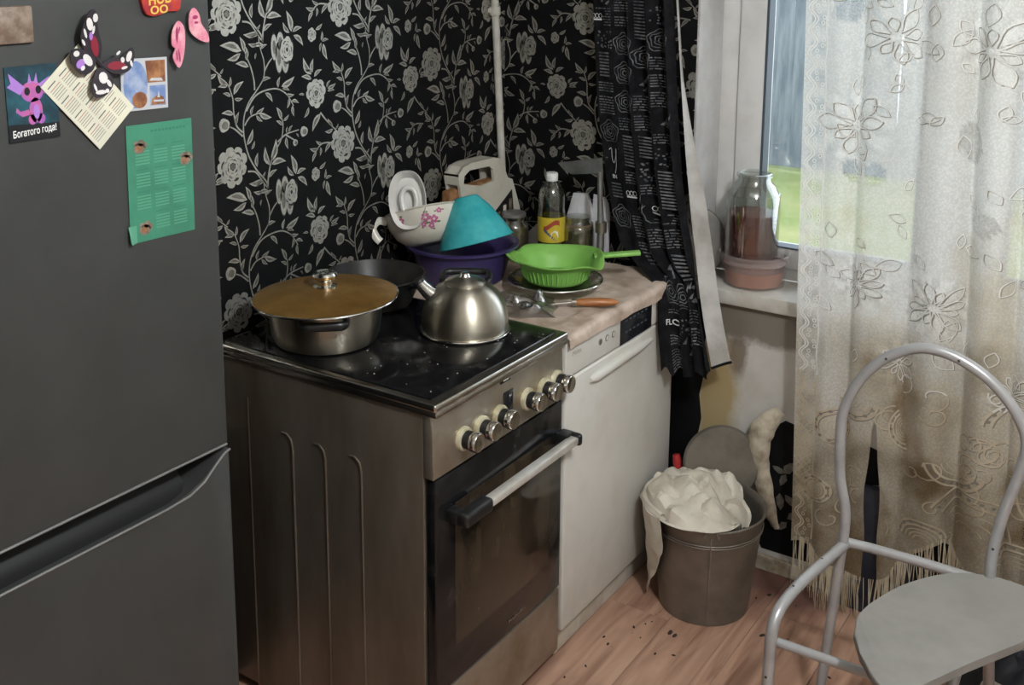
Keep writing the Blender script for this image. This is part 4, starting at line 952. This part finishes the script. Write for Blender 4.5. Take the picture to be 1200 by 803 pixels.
# ------------------------------------------------------------------ black printed curtain
LEFT = [(2.30, .310, -.06), (1.58, .337, -.06), (1.29, .357, -.062), (1.10, .389, -.066), (.98, .420, -.072), (.90, .455, -.085), (.862, .53, -.13), (.845, .595, -.175), (.80, .632, -.205), (.72, .634, -.205), (.60, .648, -.200)]
RGT = [(2.30, .560, -.06), (1.58, .584, -.06), (1.36, .606, -.06), (1.17, .628, -.064), (1.0, .655, -.072), (.90, .678, -.085), (.862, .687, -.092), (.845, .691, -.095), (.80, .705, -.110), (.72, .728, -.125), (.60, .768, -.150)]
def at_z(tab, t):
    """t runs down the hem-to-rod table, 0 at the rod and 1 at the hem"""
    k = t*(len(tab)-1); i = min(int(k), len(tab)-2); f = k-i
    a, b_ = tab[i], tab[i+1]; z = a[0]+(b_[0]-a[0])*f
    return Vector((a[1]+(b_[1]-a[1])*f, a[2]+(b_[2]-a[2])*f, z))
def z2t(tab, z):
    for i in range(len(tab)-1):
        if tab[i][0] >= z >= tab[i+1][0]: return (i+(tab[i][0]-z)/(tab[i][0]-tab[i+1][0]))/(len(tab)-1)
    return 1. if z < tab[-1][0] else 0.
def curtain(u, z, h=0.):
    t = z2t(LEFT, z); a, c = at_z(LEFT, t), at_z(RGT, t); a.z = c.z = 0
    p = a.lerp(c, u); d = (c-a).normalized(); n = Vector((d.y, -d.x, 0))
    low = max(0, min(1, (1.3-z)/.7))
    k = max(0, min(1, (u-.34)/.14))
    amp = (.003+.013*k)*(1-.25*low)
    w_ = math.sin(2*PI*(u*4.2+.35+.05*math.sin(z*5)))*amp+.004*math.sin(u*9+z*4)
    e = min(1, max(0, (1-u)/.06)); w_ *= e
    p = p+n*(w_+.006*k*e+h)+d*(.006*k*e*math.cos(2*PI*(u*4.2+.35)))
    p.z = z+(0 if z > .7 else .012*math.sin(u*20)*(.7-z)/.1); return p
ct = thing('black_curtain', 'black curtain printed with newspaper patterns hanging over the dishwasher corner', 'curtain', (.55, -.08, .60))
Q = ct.location.copy()
ZT, ZB = 2.30, .60
def zmap(v): return ZT-(ZT-ZB)*v
b = MB(); b.grid(lambda u, v: curtain(u, zmap(v))-Q, 90, 150); obj('cloth', b, 'curtain_black', ct, smooth=180)
def hem_right(z, k):
    t = z2t(RGT, z); c = at_z(RGT, t); 
    wd = .004 if z > 1.38 else .004+.032*min(1, (1.38-z)/.36)**1.3
    wd += 0 if z > 1 else .010*(1-z)/.4
    return Vector((c.x+wd*k+.001, c.y+.012+.030*k*(.2+.8*max(0, min(1, (1.42-z)/.3)))+.006*math.sin(PI*k), z+(.018*k if z < .62 else 0)))
b = MB(); b.grid(lambda u, v: hem_right(ZT-(ZT-.615)*v, u)-Q, 6, 80); obj('lining', b, 'lining', ct, smooth=180)
b = MB(); b.tube([hem_right(.617, k/6)-Q+Vector((0, -.001, -.004)) for k in range(7)], .0038, 6); obj('hem', b, 'curtain_black', ct)
CW = .26      # cloth width between the edges, for laying out the print
def cp(x, z, h=.0012): return curtain(max(.002, min(.998, x)), z, h)-Q
pm_, pp_ = MB(), MB(); rnd = random.Random(21)
CLEAR = [(.315, 1.045, .10, .026), (.62, 1.01, .10, .026), (.34, .735, .20, .018), (.115, 1.085, .08, .015), (.14, 1.13, .08, .045), (.045, 1.53, .06, .02)]
def cpoly(mb, pts, h=.0012):
    if mb is pm_ and any(abs(x-cx) < dx and abs(z-cz) < dz for x, z in pts for cx, cz, dx, dz in CLEAR): return
    mb.poly([cp(x, z, h) for x, z in pts])
def strip(mb, pts, wd, h=.0013):
    for (x0, z0), (x1, z1) in zip(pts[:-1], pts[1:]):
        dx, dz = (x1-x0)*CW, z1-z0; l = math.hypot(dx, dz) or 1; nx, nz_ = -dz/l*wd/CW, dx/l*wd
        cpoly(mb, [(x0+nx, z0+nz_), (x1+nx, z1+nz_), (x1-nx, z1-nz_), (x0-nx, z0-nz_)], h)
z = 1.70
col_x = [0.03, .27, .50, .72]
for ci, x0 in enumerate(col_x):
    z = 1.72-.03*ci
    while z > .66:
        kind = rnd.choice(('lines', 'lines', 'rose', 'ladder', 'leaf', 'block'))
        wd = .20
        if x0 < .05 and z < .95: break
        if kind == 'lines':
            n = rnd.randint(4, 8)
            for k in range(n):
                a = x0; 
                while a < x0+wd:
                    l = rnd.uniform(.02, .07); cpoly(pm_, [(a, z), (min(a+l, x0+wd), z), (min(a+l, x0+wd), z-.0030), (a, z-.0030)]); a += l+.012
                z -= .0075
            z -= .01
        elif kind == 'rose':
            cx, cz = x0+.10, z-.035
            for k, r_ in enumerate((.030, .022, .014, .007)):
                strip(pm_, [(cx+(r_*(1+.12*math.sin(5*a+k)))*math.cos(a)/CW, cz+(r_*(1+.12*math.sin(5*a+k)))*math.sin(a)) for a in [2*PI*j/18 for j in range(19)]], .0011)
            z -= .08
        elif kind == 'ladder':
            n = rnd.randint(7, 12)
            for k in range(n): cpoly(pm_, [(x0+.02, z-k*.009), (x0+.16, z-k*.009), (x0+.16, z-k*.009-.0045), (x0+.02, z-k*.009-.0045)])
            z -= n*.009+.012
        elif kind == 'leaf':
            for k in range(6):
                a = rnd.uniform(-.4, .4); cx = x0+rnd.uniform(.02, .18); cz = z-rnd.uniform(.005, .05)
                cpoly(pm_, [(cx, cz), (cx+.03, cz+.008), (cx+.06, cz+.016+a*.02), (cx+.035, cz-.002)])
            z -= .06
        else:
            for k in range(26):
                cx, cz = x0+rnd.random()*.19, z-rnd.random()*.05; cpoly(pm_, [(cx, cz), (cx+.018, cz+.001), (cx+.016, cz-.004), (cx+.002, cz-.003)])
            z -= .06
def crown(x, z):
    strip(pp_, [(x-.062, z), (x+.062, z)], .0022)
    for k in (-1, 0, 1): strip(pp_, [(x+k*.042+.020*math.cos(a), z+.010+.0065*math.sin(a)) for a in [2*PI*j/10 for j in range(11)]], .0007)
crown(.315, 1.035); crown(.62, 1.00); crown(.045, 1.525)
for s, x, z, sz in (('FLO', .33, .735, .022), ('IN', .115, 1.085, .016)):
    for poly in text_shapes(s, sz, .0003): cpoly(pp_, [(x+px/CW, z+py) for px, py in [(qx*(1.8 if s == 'FLO' else 1), qy) for qx, qy in poly]], .0016)
sw = spline([Vector((.10, 1.16, 0)), Vector((.135, 1.165, 0)), Vector((.13, 1.135, 0)), Vector((.155, 1.125, 0)), Vector((.20, 1.15, 0)), Vector((.205, 1.165, 0)), Vector((.185, 1.12, 0)), Vector((.15, 1.095, 0))], 5)
strip(pp_, [(p.x-.02, p.y) for p in sw], .0011)
obj('curtain_print', pm_, 'curtain_print', ct, smooth=0)['kind'] = 'stuff'; obj('curtain_print', pp_, 'curtain_print_pale', ct, smooth=0)['kind'] = 'stuff'

# ------------------------------------------------------------------ on the window sill
SZ = WZ0
tub = thing('plastic_tub', 'round translucent plastic tub of orange-brown food under the big jar', 'tub', (.790, .078, SZ+.0005))
b = MB(); b.lathe([(.078, 0), (.084, .003), (.092, .072), (.0925, .078), (.088, .078), (.086, .07), (.078, .006), (0, .004)], 48, cap=False); obj('wall', b, 'tub_plastic', tub)
b = MB(); b.lathe([(.0955, .068), (.0985, .070), (.099, .092), (.096, .094), (.093, .092), (.0925, .076), (.0915, .070)], 48, cap=False); obj('rim', b, 'tub_plastic', tub)
b = MB(); b.lathe([(.076, .006), (.082, .045), (.0, .045)], 40); obj('contents', b, 'tub_food', tub)
b = MB(); b.lathe([(.0825, .0455), (.0855, .064), (0, .066)], 40); obj('contents', b, 'tub_food_dark', tub)['label'] = 'dark upper layer of the contents'
jr = thing('preserving_jar', 'three-litre open glass jar half full of red-brown compote on the tub', 'jar', (.780, .075, SZ+.0725))
b = MB(); b.lathe([(.066, 0), (.072, .006), (.0735, .02), (.0735, .160), (.070, .185), (.056, .210), (.046, .221), (.0445, .233), (.048, .236), (.048, .242), (.0445, .244), (.0425, .242), (.042, .222), (.053, .207), (.067, .183), (.0715, .16), (.0715, .02), (.066, .006), (0, .005)], 56, cap=False); obj('glass', b, 'jar_glass', jr)
b = MB(); b.lathe([(.064, .006), (.0705, .02), (.0712, .132), (0, .132)], 48); obj('compote', b, 'liquid', jr)
for z, r_ in ((.186, .0705), (.235, .0475)):
    b = MB(); b.tube([Vector((r_*math.cos(a), r_*math.sin(a), z)) for a in [2*PI*k/48 for k in range(48)]], .0014, 6, closed=True); obj('moulded_ring', b, 'jar_glass', jr)
dl = thing('pot_lid', 'round grey metal pot lid propped against the window jamb', 'lid', (0, 0, 0))
ax = (Vector((1, -.55, .20))).normalized(); placed(dl, tilt(Vector((.640, .020, SZ+.108)), ax))
b = MB(); b.lathe([(.098, 0), (.100, .002), (.098, .004), (.06, .009), (.02, .012), (0, .0125)], 48); obj('disc', b, 'lid_grey', dl)
b = MB(); b.tube([Vector((.099*math.cos(a), .099*math.sin(a), .002)) for a in [2*PI*k/48 for k in range(48)]], .002, 6, closed=True); obj('rim', b, 'chrome', dl)

# ------------------------------------------------------------------ bucket with a crumpled sack
bk = thing('metal_bucket', 'dull galvanised bucket standing on the floor below the window', 'bucket', (.812, -.240, 0))
HB, R0, R1 = .285, .118, .152
b = MB(); b.lathe([(R0-.003, .006), (R0, .002), (R0+.001, .012), (R1-.006, HB-.020), (R1, HB-.012), (R1+.003, HB-.004), (R1, HB), (R1-.004, HB-.004), (R1-.008, HB-.02), (R0-.004, .014), (0, .012)], 64); obj('shell', b, 'galvanized', bk)
rr = lambda z: R0+(R1-R0)*z/HB
for z in (HB-.045, HB-.052):
    b = MB(); b.tube([Vector((rr(z)*math.cos(a), rr(z)*math.sin(a), z)) for a in [2*PI*k/64 for k in range(64)]], .0016, 6, closed=True); obj('hoop', b, 'galvanized', bk)
b = MB(); b.tube([Vector((R1*math.cos(a), R1*math.sin(a), HB-.003)) for a in [2*PI*k/64 for k in range(64)]], .0034, 8, closed=True); obj('rim', b, 'galvanized', bk)
a = -PI/2+YAW-.10; d = Vector((math.cos(a), math.sin(a), 0)); t = Vector((-d.y, d.x, 0))
b = MB(); b.prism([d*(rr(.01))-t*.0022+UP*.01, d*(rr(.01))+t*.0022+UP*.01, d*(rr(HB-.02))+t*.0022+UP*(HB-.02), d*(rr(HB-.02))-t*.0022+UP*(HB-.02)], d*.0022); obj('seam', b, 'galvanized', bk)
b = MB(); c = d*(R1+.003)+UP*(HB-.016); b.tube(fillet([c-t*.018, c-t*.010+UP*.018, c+t*.010+UP*.018, c+t*.018], .008), .0034, 8); obj('handle_ear', b, 'galvanized', bk)
sk = thing('crumpled_sack', 'crumpled cream paper sack stuffed into the bucket and hanging over its side', 'sack', (.812, -.240, 0))
def rdir(a): return RIGHT*math.cos(a)+AWAY*math.sin(a)
def sack(u, v):
    a = 2*PI*u; k = v
    open_ = max(0, math.cos(a+.22))**2.0            # right front side stays low inside the bucket
    r_ = k*(.166+.010*max(0, -math.cos(a))-.052*min(1, open_*1.5))
    top = HB+.010+.050*(1-k**2)*(1-.60*open_)+.010*math.sin(a*2+1)*k-.052*open_*k
    top += .018*math.exp(-((a-2.2)/.7)**2)*k*(1-k*.55)
    p = rdir(a)*r_+UP*top
    c = nz(p, 13, 3)*.022*min(1, k*3)*(1-k**4)+abs(nz(p, 19, 6))*.034+abs(nz(p, 44, 2))*.008-.008
    p += UP*c*(.8+.5*(1-k))+rdir(a)*nz(p, 22, 9)*.006
    if r_ > .128: p.z = max(p.z, HB+.006)
    if r_ > .160: p.z = HB+.007-.25*(r_-.160)
    return p
b = MB(); b.grid(sack, 72, 26, closed=True); b.solid(.0012); obj('paper', b, 'crumpled', sk, smooth=24)
def flap(u, v):
    a = PI*.78+u*PI*.42; s = v
    if s < .18: q = s/.18; r_ = .146+.016*math.sin(q*PI/2); z = HB+.014+.004*math.sin(q*PI)
    else:
        q = (s-.18)/.82; z = HB+.012-q*(HB+.002)*(.99-.60*abs(u-.42)**1.2*2); r_ = max(rr(max(z, 0)), rr(.13))+.014-.004*q
    p = rdir(a)*r_; p.z = max(z, .006)
    w_ = nz(p, 26, 4)*.008; return p+rdir(a)*(w_+.006)
b = MB(); b.grid(flap, 26, 40); b.solid(.0012); obj('hanging_fold', b, 'crumpled', sk, smooth=30)

# grey drum behind the bucket, on a dark box; red-handled tool
bx = thing('dark_box', 'low dark box on the floor hidden behind the bucket', 'box', (.765, -.038, 0))
b = MB(); b.box(-.078, .078, -.022, .022, 0, .215, .003); obj('carton', b, 'bag_dark', bx)
dr = thing('grey_drum', 'round dull grey drum end leaning behind the bucket and sack', 'drum', (0, 0, 0))
ax = (-AWAY*1.0-RIGHT*.05+UP*.18).normalized(); placed(dr, tilt(Vector((.775, -.066, .318)), ax))
b = MB(); b.lathe([(.096, 0), (.103, .004), (.104, .014), (.100, .020), (.092, .021), (.05, .023), (0, .0235)], 56); obj('shell', b, 'drum_grey', dr)
b = MB(); b.tube([Vector((.1035*math.cos(a), .1035*math.sin(a), .012)) for a in [2*PI*k/56 for k in range(56)]], .0022, 6, closed=True); obj('rim', b, 'drum_grey', dr)
tl = thing('hand_tool', 'tool with a red and black handle leaning beside the dishwasher', 'tool', (.672, -.104, 0))
b = MB(); b.tube([Vector((.012, 0, .0)), Vector((.006, 0, .14)), Vector((.004, 0, .24)), Vector((0, 0, .262))], [.010, .011, .012, .012], 10); obj('black_grip', b, 'bakelite', tl)
b = MB(); b.tube([Vector((0, 0, .262)), Vector((-.010, 0, .30)), Vector((-.016, .002, .322))], [.0125, .0135, .010], 12); obj('red_grip', b, 'red', tl)

# ------------------------------------------------------------------ lace curtain
lc = thing('lace_curtain', 'cream lace net curtain, browned with dirt below, hanging before the window', 'curtain', (1.35, -.105, 0))
Q = lc.location.copy()
XL, XR, LT = .957, 1.86, 2.28
def xl(z): return .957+(1.6-z)*.028
def lace(x, z, h=0.):
    """x runs along the flat cloth from its left edge, in metres"""
    k = min(1, max(0, (x-.055)/.05))
    ph = 2*PI*(x/.118)+.7*math.sin(x*11)+.35*math.sin(z*1.9+x*7)
    amp = (.016+.010*math.sin(x*17+1))*k
    y = amp*math.sin(ph)+.010*math.sin(x*6.3+z*.8)*k+.003*math.sin(40*x+5*z)
    X = xl(z)+x+.010*math.cos(ph)*k
    return Vector((X-Q.x, y-h, z))
def hem(x):
    return .150+.0+.035*math.sin(x*21+.6)+.10*max(0, min(1, (x-.25)/.12))*(1-max(0, min(1, (x-.50)/.10)))-.045*math.exp(-((x-.10)/.05)**2)
LW = XR-XL; NX, NZ = 200, 200
bm = bmesh.new(); rows = []; dirt, opn = [], []
def gap(x, z):
    """a slit where the two lace panels part"""
    if z > .56: return False
    return abs(x-SLC) < .026*min(1, (.56-z)/.18)*(.8+.4*nz((0, z*9, 0), 1, 2))
SLC = LW*(round(.200/LW*NX-.5)+.5)/NX
def slit_x(x, z):
    if z > .56 or abs(x-SLC) > .06: return None
    w_ = .014*min(1, (.56-z)/.18)*(.8+.4*nz((0, z*9, 0), 1, 2)); e = abs(x-SLC)
    return SLC+math.copysign(w_+e*(.06-w_)/.06, x-SLC)
petals = []          # (centre, inner, outer, count, half width, start, end)
FL = [((.126, 1.300), .014, .085, 9, .34, 0, 2*PI), ((.335, .885), .010, .070, 12, .26, 0, 2*PI), ((.155, .905), .010, .062, 10, .28, 0, 2*PI), ((.440, 1.50), .012, .080, 9, .32, 0, 2*PI), ((.60, 1.12), .012, .085, 9, .34, 0, 2*PI), ((.215, 1.52), .012, .075, 8, .34, 0, 2*PI), ((.66, .80), .01, .07, 12, .26, 0, 2*PI), ((.52, .70), .01, .06, 10, .26, 0, 2*PI), ((.25, .72), .01, .055, 8, .3, 0, 2*PI), ((.78, 1.4), .012, .085, 9, .34, 0, 2*PI)]
HOLES = [(.398, 1.285, .034, .050, .3), (.108, 1.585, .026, .040, -.4), (.118, 1.185, .020, .032, .2), (.185, 1.185, .022, .026, -.3), (.52, 1.36, .02, .05, .2), (.44, 1.10, .03, .03, 0)]
for j in range(NZ+1):
    row = []
    for i in range(NX+1):
        x = LW*i/NX; h0 = hem(x); v = j/NZ; z = LT-(LT-h0)*v
        p = lace(slit_x(x, z) or x, z); row.append(bm.verts.new(p))
        n1 = nz((x*5, z*4, 0), 1, 1)+.6*nz((x*14, z*10, 0), 1, 3)+.35*nz((x*40, z*28, 0), 1, 5)
        d = max(0, min(1, (1.05-z)/.85+.42*n1))
        dirt.append(min(1, .10*max(0, n1)+d*.82+.22*max(0, n1)*d+.10*max(0, (x-.4))*max(0, nz((x*7, z*1.5, 3)))*2))
        o = .15
        for (c, r0, r1, n, hw, a0, a1) in FL:
            dx, dz = x-c[0], z-c[1]; rr0 = math.hypot(dx, dz)
            if rr0 < r1*1.05:
                s_ = abs(math.cos((math.atan2(dz, dx)-.2)*n/2)); o = .0 if s_ > .55 else .24
        for (cx, cz, a, c, rt) in HOLES:
            dx, dz = x-cx, z-cz; xx, zz = dx*math.cos(rt)+dz*math.sin(rt), -dx*math.sin(rt)+dz*math.cos(rt)
            if (xx/a)**2+(zz/c)**2 < 1: o = .55
        if .016 < x < .050 and z > .45: o = max(o, .30+.20*math.sin(z*90))
        if .56 < x < .60: o = .45
        o *= 1-.35*d
        opn.append(max(0, o))
    rows.append(row)
for j in range(NZ):
    for i in range(NX):
        x = LW*(i+.5)/NX; z = LT-(LT-hem(x))*(j+.5)/NZ
        if not (abs(x-SLC) < LW/NX*.51 and z < .56): bm.faces.new((rows[j][i], rows[j][i+1], rows[j+1][i+1], rows[j+1][i]))
bm.verts.index_update()
me = bpy.data.meshes.new('net'); bm.to_mesh(me); bm.free()
for nm, dat in (('dirt', dirt), ('open', opn)):
    at = me.attributes.new(nm, 'FLOAT', 'POINT'); at.data.foreach_set('value', dat)
me.materials.append(M['lace']); me.shade_smooth()
o = bpy.data.objects.new('net', me); COL.objects.link(o); o.parent = lc
# raised threads of the lace pattern
th, td, ts = MB(), MB(), MB()  # ts holds dark offset copies painting the threads' shade, plus dark dots
def thread(pts, wd, mb=None, h=.0016):
    for (x0, z0), (x1, z1) in zip(pts[:-1], pts[1:]):
        if gap(x0, z0) or gap(x1, z1) or min(z0, z1) < hem(x0)+.01 or x0 < .002: continue
        dx, dz = x1-x0, z1-z0; l = math.hypot(dx, dz) or 1; nx, n_ = -dz/l*wd/2, dx/l*wd/2
        (mb or (td if z0 < .66 else th)).poly([lace(x0+nx, z0+n_, h), lace(x1+nx, z1+n_, h), lace(x1-nx, z1-n_, h), lace(x0-nx, z0-n_, h)])
def shape(pts, h=.0014, mb=None):
    if any(gap(x, z) or z < hem(x)+.01 or x < .003 or x > LW-.01 for x, z in pts): return
    (mb or (td if pts[0][1] < .66 else th)).poly([lace(x, z, h) for x, z in pts])
for (c, r0, r1, n, hw, a0, a1) in FL:
    for k in range(n):
        a = a0+(a1-a0)*k/n+.2; L = r1*(.85+.25*math.sin(k*2.1)); W = L*hw*.62
        d, t = (math.cos(a), math.sin(a)), (-math.sin(a), math.cos(a))
        ol = []
        for j in range(13):
            s = j/12; q = s if s <= .5 else 1-s; side = 1 if s <= .5 else -1
            rr_ = r0+(L-r0)*(q*2)**.9; ww = W*math.sin(PI*min(1, (q*2)**1.2)*.98)
            ol.append((c[0]+d[0]*rr_+t[0]*ww*side, c[1]+d[1]*rr_+t[1]*ww*side))
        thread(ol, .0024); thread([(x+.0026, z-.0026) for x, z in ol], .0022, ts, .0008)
    thread([(c[0]+r0*.8*math.cos(a), c[1]+r0*.8*math.sin(a)) for a in [2*PI*j/10 for j in range(11)]], .003)
# zigzag border with a row of eyelets along the left edge
for off in (.006, .013): thread([(off+.011+.009*math.sin(2*PI*z/.055), z) for z in [1.62-k*.0069 for k in range(208)]], .0035)
for k in range(104):
    z = 1.60-k*.0137; x = .040+.010*math.sin(2*PI*z/.055)
    thread([(x+.0042*math.cos(a), z+.0048*math.sin(a)) for a in [2*PI*j/7 for j in range(8)]], .0020)
thread([(.056+.002*math.sin(z*60), z) for z in [1.62-k*.012 for k in range(120)]], .0035)
# leafy sprigs
rnd = random.Random(8)
for k in range(110):
    x0, z0 = rnd.uniform(.07, LW-.06), rnd.uniform(.70, 1.62); a = rnd.uniform(0, 2*PI); L = rnd.uniform(.030, .055)
    d, t = (math.cos(a), math.sin(a)), (-math.sin(a), math.cos(a))
    ol = [(x0+d[0]*L*s+t[0]*L*.27*math.sin(PI*s)*sd, z0+d[1]*L*s+t[1]*L*.27*math.sin(PI*s)*sd) for sd, rng in ((1, range(0, 7)), (-1, range(6, -1, -1))) for s in [j/6 for j in rng]]
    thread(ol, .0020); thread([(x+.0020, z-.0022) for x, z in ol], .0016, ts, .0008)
for k in range(60):
    cx, cz, r_, a0 = rnd.uniform(.07, LW-.08), rnd.uniform(.20, .72), rnd.uniform(.018, .040), rnd.uniform(0, 6.3); n = 14
    sp_ = [(cx+r_*(1-.75*j/n)*math.cos(a0+j*.42), cz+r_*(1-.75*j/n)*math.sin(a0+j*.42)) for j in range(n)]
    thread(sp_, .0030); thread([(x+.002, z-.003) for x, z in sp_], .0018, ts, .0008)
# large scallops with dotted bands near the hem
for (cx, cz, r_, a0, a1) in ((.44, .33, .105, .1, 2.7), (.40, .50, .07, 3.3, 6.0), (.66, .47, .11, 1.6, 4.6), (.10, .52, .045, 0, 6.28), (.155, .60, .05, 3.2, 6.2), (.52, .62, .06, 0, 3.1), (.74, .28, .09, .3, 2.9), (.28, .55, .05, 2, 5), (.06, .34, .035, 0, 6.28), (.56, .27, .07, .2, 2.9), (.33, .28, .05, 0, 3.1)):
    for rr_ in (r_, r_*.78):
        thread([(cx+rr_*math.cos(a0+(a1-a0)*j/28), cz+rr_*math.sin(a0+(a1-a0)*j/28)) for j in range(29)], .0048)
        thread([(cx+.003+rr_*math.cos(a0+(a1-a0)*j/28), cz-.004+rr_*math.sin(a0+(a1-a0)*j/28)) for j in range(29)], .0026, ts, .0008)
    n = max(5, int((a1-a0)*r_/.022))
    for k in range(n):
        a = a0+(a1-a0)*(k+.5)/n; x, z = cx+r_*.89*math.cos(a), cz+r_*.89*math.sin(a)
        shape([(x+.0042*math.cos(q), z+.0042*math.sin(q)) for q in [2*PI*j/8 for j in range(8)]], .0018, ts)
    for k in range(3):
        rr_ = r_*(.58-.16*k); thread([(cx+rr_*math.cos(a0+(a1-a0)*j/16), cz+rr_*math.sin(a0+(a1-a0)*j/16)) for j in range(17)], .0020)
for k in range(9):                # lattice low on the left border
    z = .30+k*.022; thread([(.004, z), (.048, z+.045)], .003); thread([(.048, z), (.004, z+.045)], .003)
obj('lace_motif', th, 'lace_thread', lc, smooth=0)['kind'] = 'stuff'; obj('lace_motif', td, 'lace_thread_dirty', lc, smooth=0)['kind'] = 'stuff'; obj('motif_shade_dots', ts, 'lace_shadow', lc, smooth=0)['kind'] = 'stuff'
fg = MB(); rnd = random.Random(12)
for k in range(420):
    x = rnd.uniform(.004, LW-.01); z0 = hem(x)+.012; L = rnd.uniform(.09, .16)
    if gap(x, z0+.05) and rnd.random() < .55: continue
    z1 = max(.004, z0-L); p0, p1 = lace(x, z0, .001), lace(x+rnd.uniform(-.008, .008), z1, rnd.uniform(-.010, .012))
    m0 = p0.lerp(p1, .5)+Vector((rnd.uniform(-.003, .003), 0, 0)); w_ = Vector((rnd.uniform(.0007, .0015), 0, 0))
    fg.poly([p0-w_, p0+w_, m0+w_, m0-w_]); fg.poly([m0-w_, m0+w_, p1+w_*.4, p1-w_*.4])
obj('fringe', fg, 'lace_thread_dirty', lc, smooth=0)['kind'] = 'stuff'
# dark bag on the floor behind the lace, seen in the slit
bg_ = thing('dark_bag', 'dark blue-black bag on the floor seen through the slit in the lace', 'bag', (1.20, -.036, 0))
def bagf(u, v):
    a = 2*PI*u; k = 1-.55*v**3
    x = .105*math.cos(a)*k; y = .026*math.copysign(abs(math.sin(a))**.6, math.sin(a))*k; z = .002+.345*v
    n_ = 1+.16*nz((math.cos(a)*2, math.sin(a)*2, v*5), 1, 3); return Vector((x*n_, y*min(1, n_), z))
b = MB(); b.grid(bagf, 40, 24, closed=True); b.bm.verts.ensure_lookup_table(); b.bm.faces.new(b.bm.verts[-40:]); b.bm.faces.new(b.bm.verts[:40][::-1]); obj('fabric', b, 'bag_dark', bg_)

# ------------------------------------------------------------------ chair
ch = thing('metal_chair', 'grey painted tubular chair with arched back and worn grey seat', 'chair', (1.40, -.67, 0))
Q = ch.location.copy(); V = lambda *p: Vector(p)-Q
hoop = spline([V(1.246, -.522, .44), V(1.248, -.522, .52), V(1.231, -.522, .60), V(1.226, -.522, .70), V(1.232, -.522, .76), V(1.263, -.522, .832), V(1.312, -.522, .888), V(1.376, -.522, .922), V(1.442, -.522, .918), V(1.508, -.522, .886), V(1.562, -.522, .832), V(1.588, -.522, .775), V(1.582, -.522, .71), V(1.560, -.522, .615), V(1.546, -.522, .52), V(1.546, -.522, .44)], 6)
b = MB(); b.tube(hoop, .0112, 14); obj('back_hoop', b, 'chair_tube', ch)
for a, c in (((1.246, -.522, .445), (1.212, -.522, 0)), ((1.546, -.522, .445), (1.580, -.522, 0))):
    b = MB(); b.tube([V(*a), V(*a).lerp(V(*c), .5), V(*c)], .0112, 14); obj('leg', b, 'chair_tube', ch)
for s, pts in ((0, [(1.200, -.850, 0), (1.203, -.832, .42), (1.216, -.735, .4405), (1.250, -.510, .4405)]), (1, [(1.540, -.845, 0), (1.540, -.832, .42), (1.545, -.735, .4405), (1.548, -.510, .4405)])):
    b = MB(); b.tube(fillet([V(*p) for p in pts], .075, 10), .0118, 14); obj('leg', b, 'chair_tube', ch)
b = MB(); b.tube([V(1.236, -.508, .4405), V(1.30, -.500, .4405), V(1.40, -.497, .4405), V(1.56, -.500, .4405)], .0108, 14); obj('crossbar', b, 'chair_tube', ch)
b = MB(); b.tube([V(1.208, -.806, .352), V(1.538, -.800, .352)], .0095, 12); obj('stretcher', b, 'chair_tube', ch)
seat = spline([V(x, y, .453) for x, y in ((1.361, -.815), (1.371, -.752), (1.409, -.650), (1.475, -.558), (1.553, -.521), (1.630, -.530), (1.690, -.570), (1.705, -.615))], 6)
seat += [V(x, y, .453) for x, y in ((1.640, -.716), (1.568, -.843), (1.510, -.955), (1.494, -.990), (1.480, -1.004), (1.462, -1.000), (1.432, -.970), (1.398, -.921), (1.371, -.868))]
b = MB(); b.prism(seat, (0, 0, .017), .003); obj('seat', b, 'seat_grey', ch, smooth=30)
rnd = random.Random(5)
for k in range(7):
    p = hoop[rnd.randrange(4, len(hoop)-4)] if k > 3 else [V(1.246, -.53, .4515), V(1.232, -.62, .4515), V(1.215, -.75, .4505), V(1.203, -.842, .30)][k]
    b = MB(); b.lathe([(.0030, 0), (.0026, .0012), (0, .0016)], 8, Matrix.Translation(p+(Vector((0, -.0108, 0)) if k > 2 else Vector((0, 0, -.0005)))) @ (Matrix.Rotation(PI/2, 4, 'X') if k > 2 else Matrix())); obj('paint_chip', b, 'chair_rust', ch)
# dark sack with pale patches under the chair
us = thing('dark_sack', 'dark cloth bundle with pale patterned patches on the floor under the chair', 'bundle', (1.62, -.36, 0))
def sackf(u, v):
    a = 2*PI*u; k = math.sqrt(max(0, 1-(v*.98)**2.2)); n_ = 1+.22*nz((math.cos(a)*1.5, math.sin(a)*1.5, v*3), 1, 6)
    return Vector((.17*math.cos(a)*k*n_, .12*math.sin(a)*k*n_, .001+.20*v*n_))
b = MB(); b.grid(sackf, 40, 16, closed=True); b.bm.verts.ensure_lookup_table(); b.bm.faces.new(b.bm.verts[-40:]); b.bm.faces.new(b.bm.verts[:40][::-1]); obj('cloth', b, 'bag_dark', us)
for k, (u, v) in enumerate(((.62, .55), (.70, .35), (.66, .75), (.78, .5), (.58, .3))):
    b = MB(); b.grid(lambda s, t: sackf(u+(s-.5)*.06, v+(t-.5)*.16)*1.015, 5, 5); obj('pale_patch', b, 'lace_thread', us)
# crumbs on the floor
rnd = random.Random(6); b = MB()
for k in range(75):
    x, y = rnd.uniform(.64, 1.5), rnd.uniform(-1.1, -.05); r_ = rnd.uniform(.0012, .0042)
    if k < 4: x, y, r_ = ((.80, -.42, .007), (.815, -.425, .006), (.69, -.55, .004), (1.0, -.30, .006))[k]
    b.lathe([(r_, 0), (r_*.7, r_*.5), (0, r_*.6)], 6, Matrix.Translation((x, y, 0)) @ Matrix.Rotation(rnd.random()*6, 4, 'Z') @ Matrix.Diagonal((1.6, .8, 1, 1)))
o = tag(obj('floor_crumbs', b, 'dirt', smooth=0), 'dark crumbs and dirt scattered over the laminate floor', 'dirt'); o['kind'] = 'stuff'
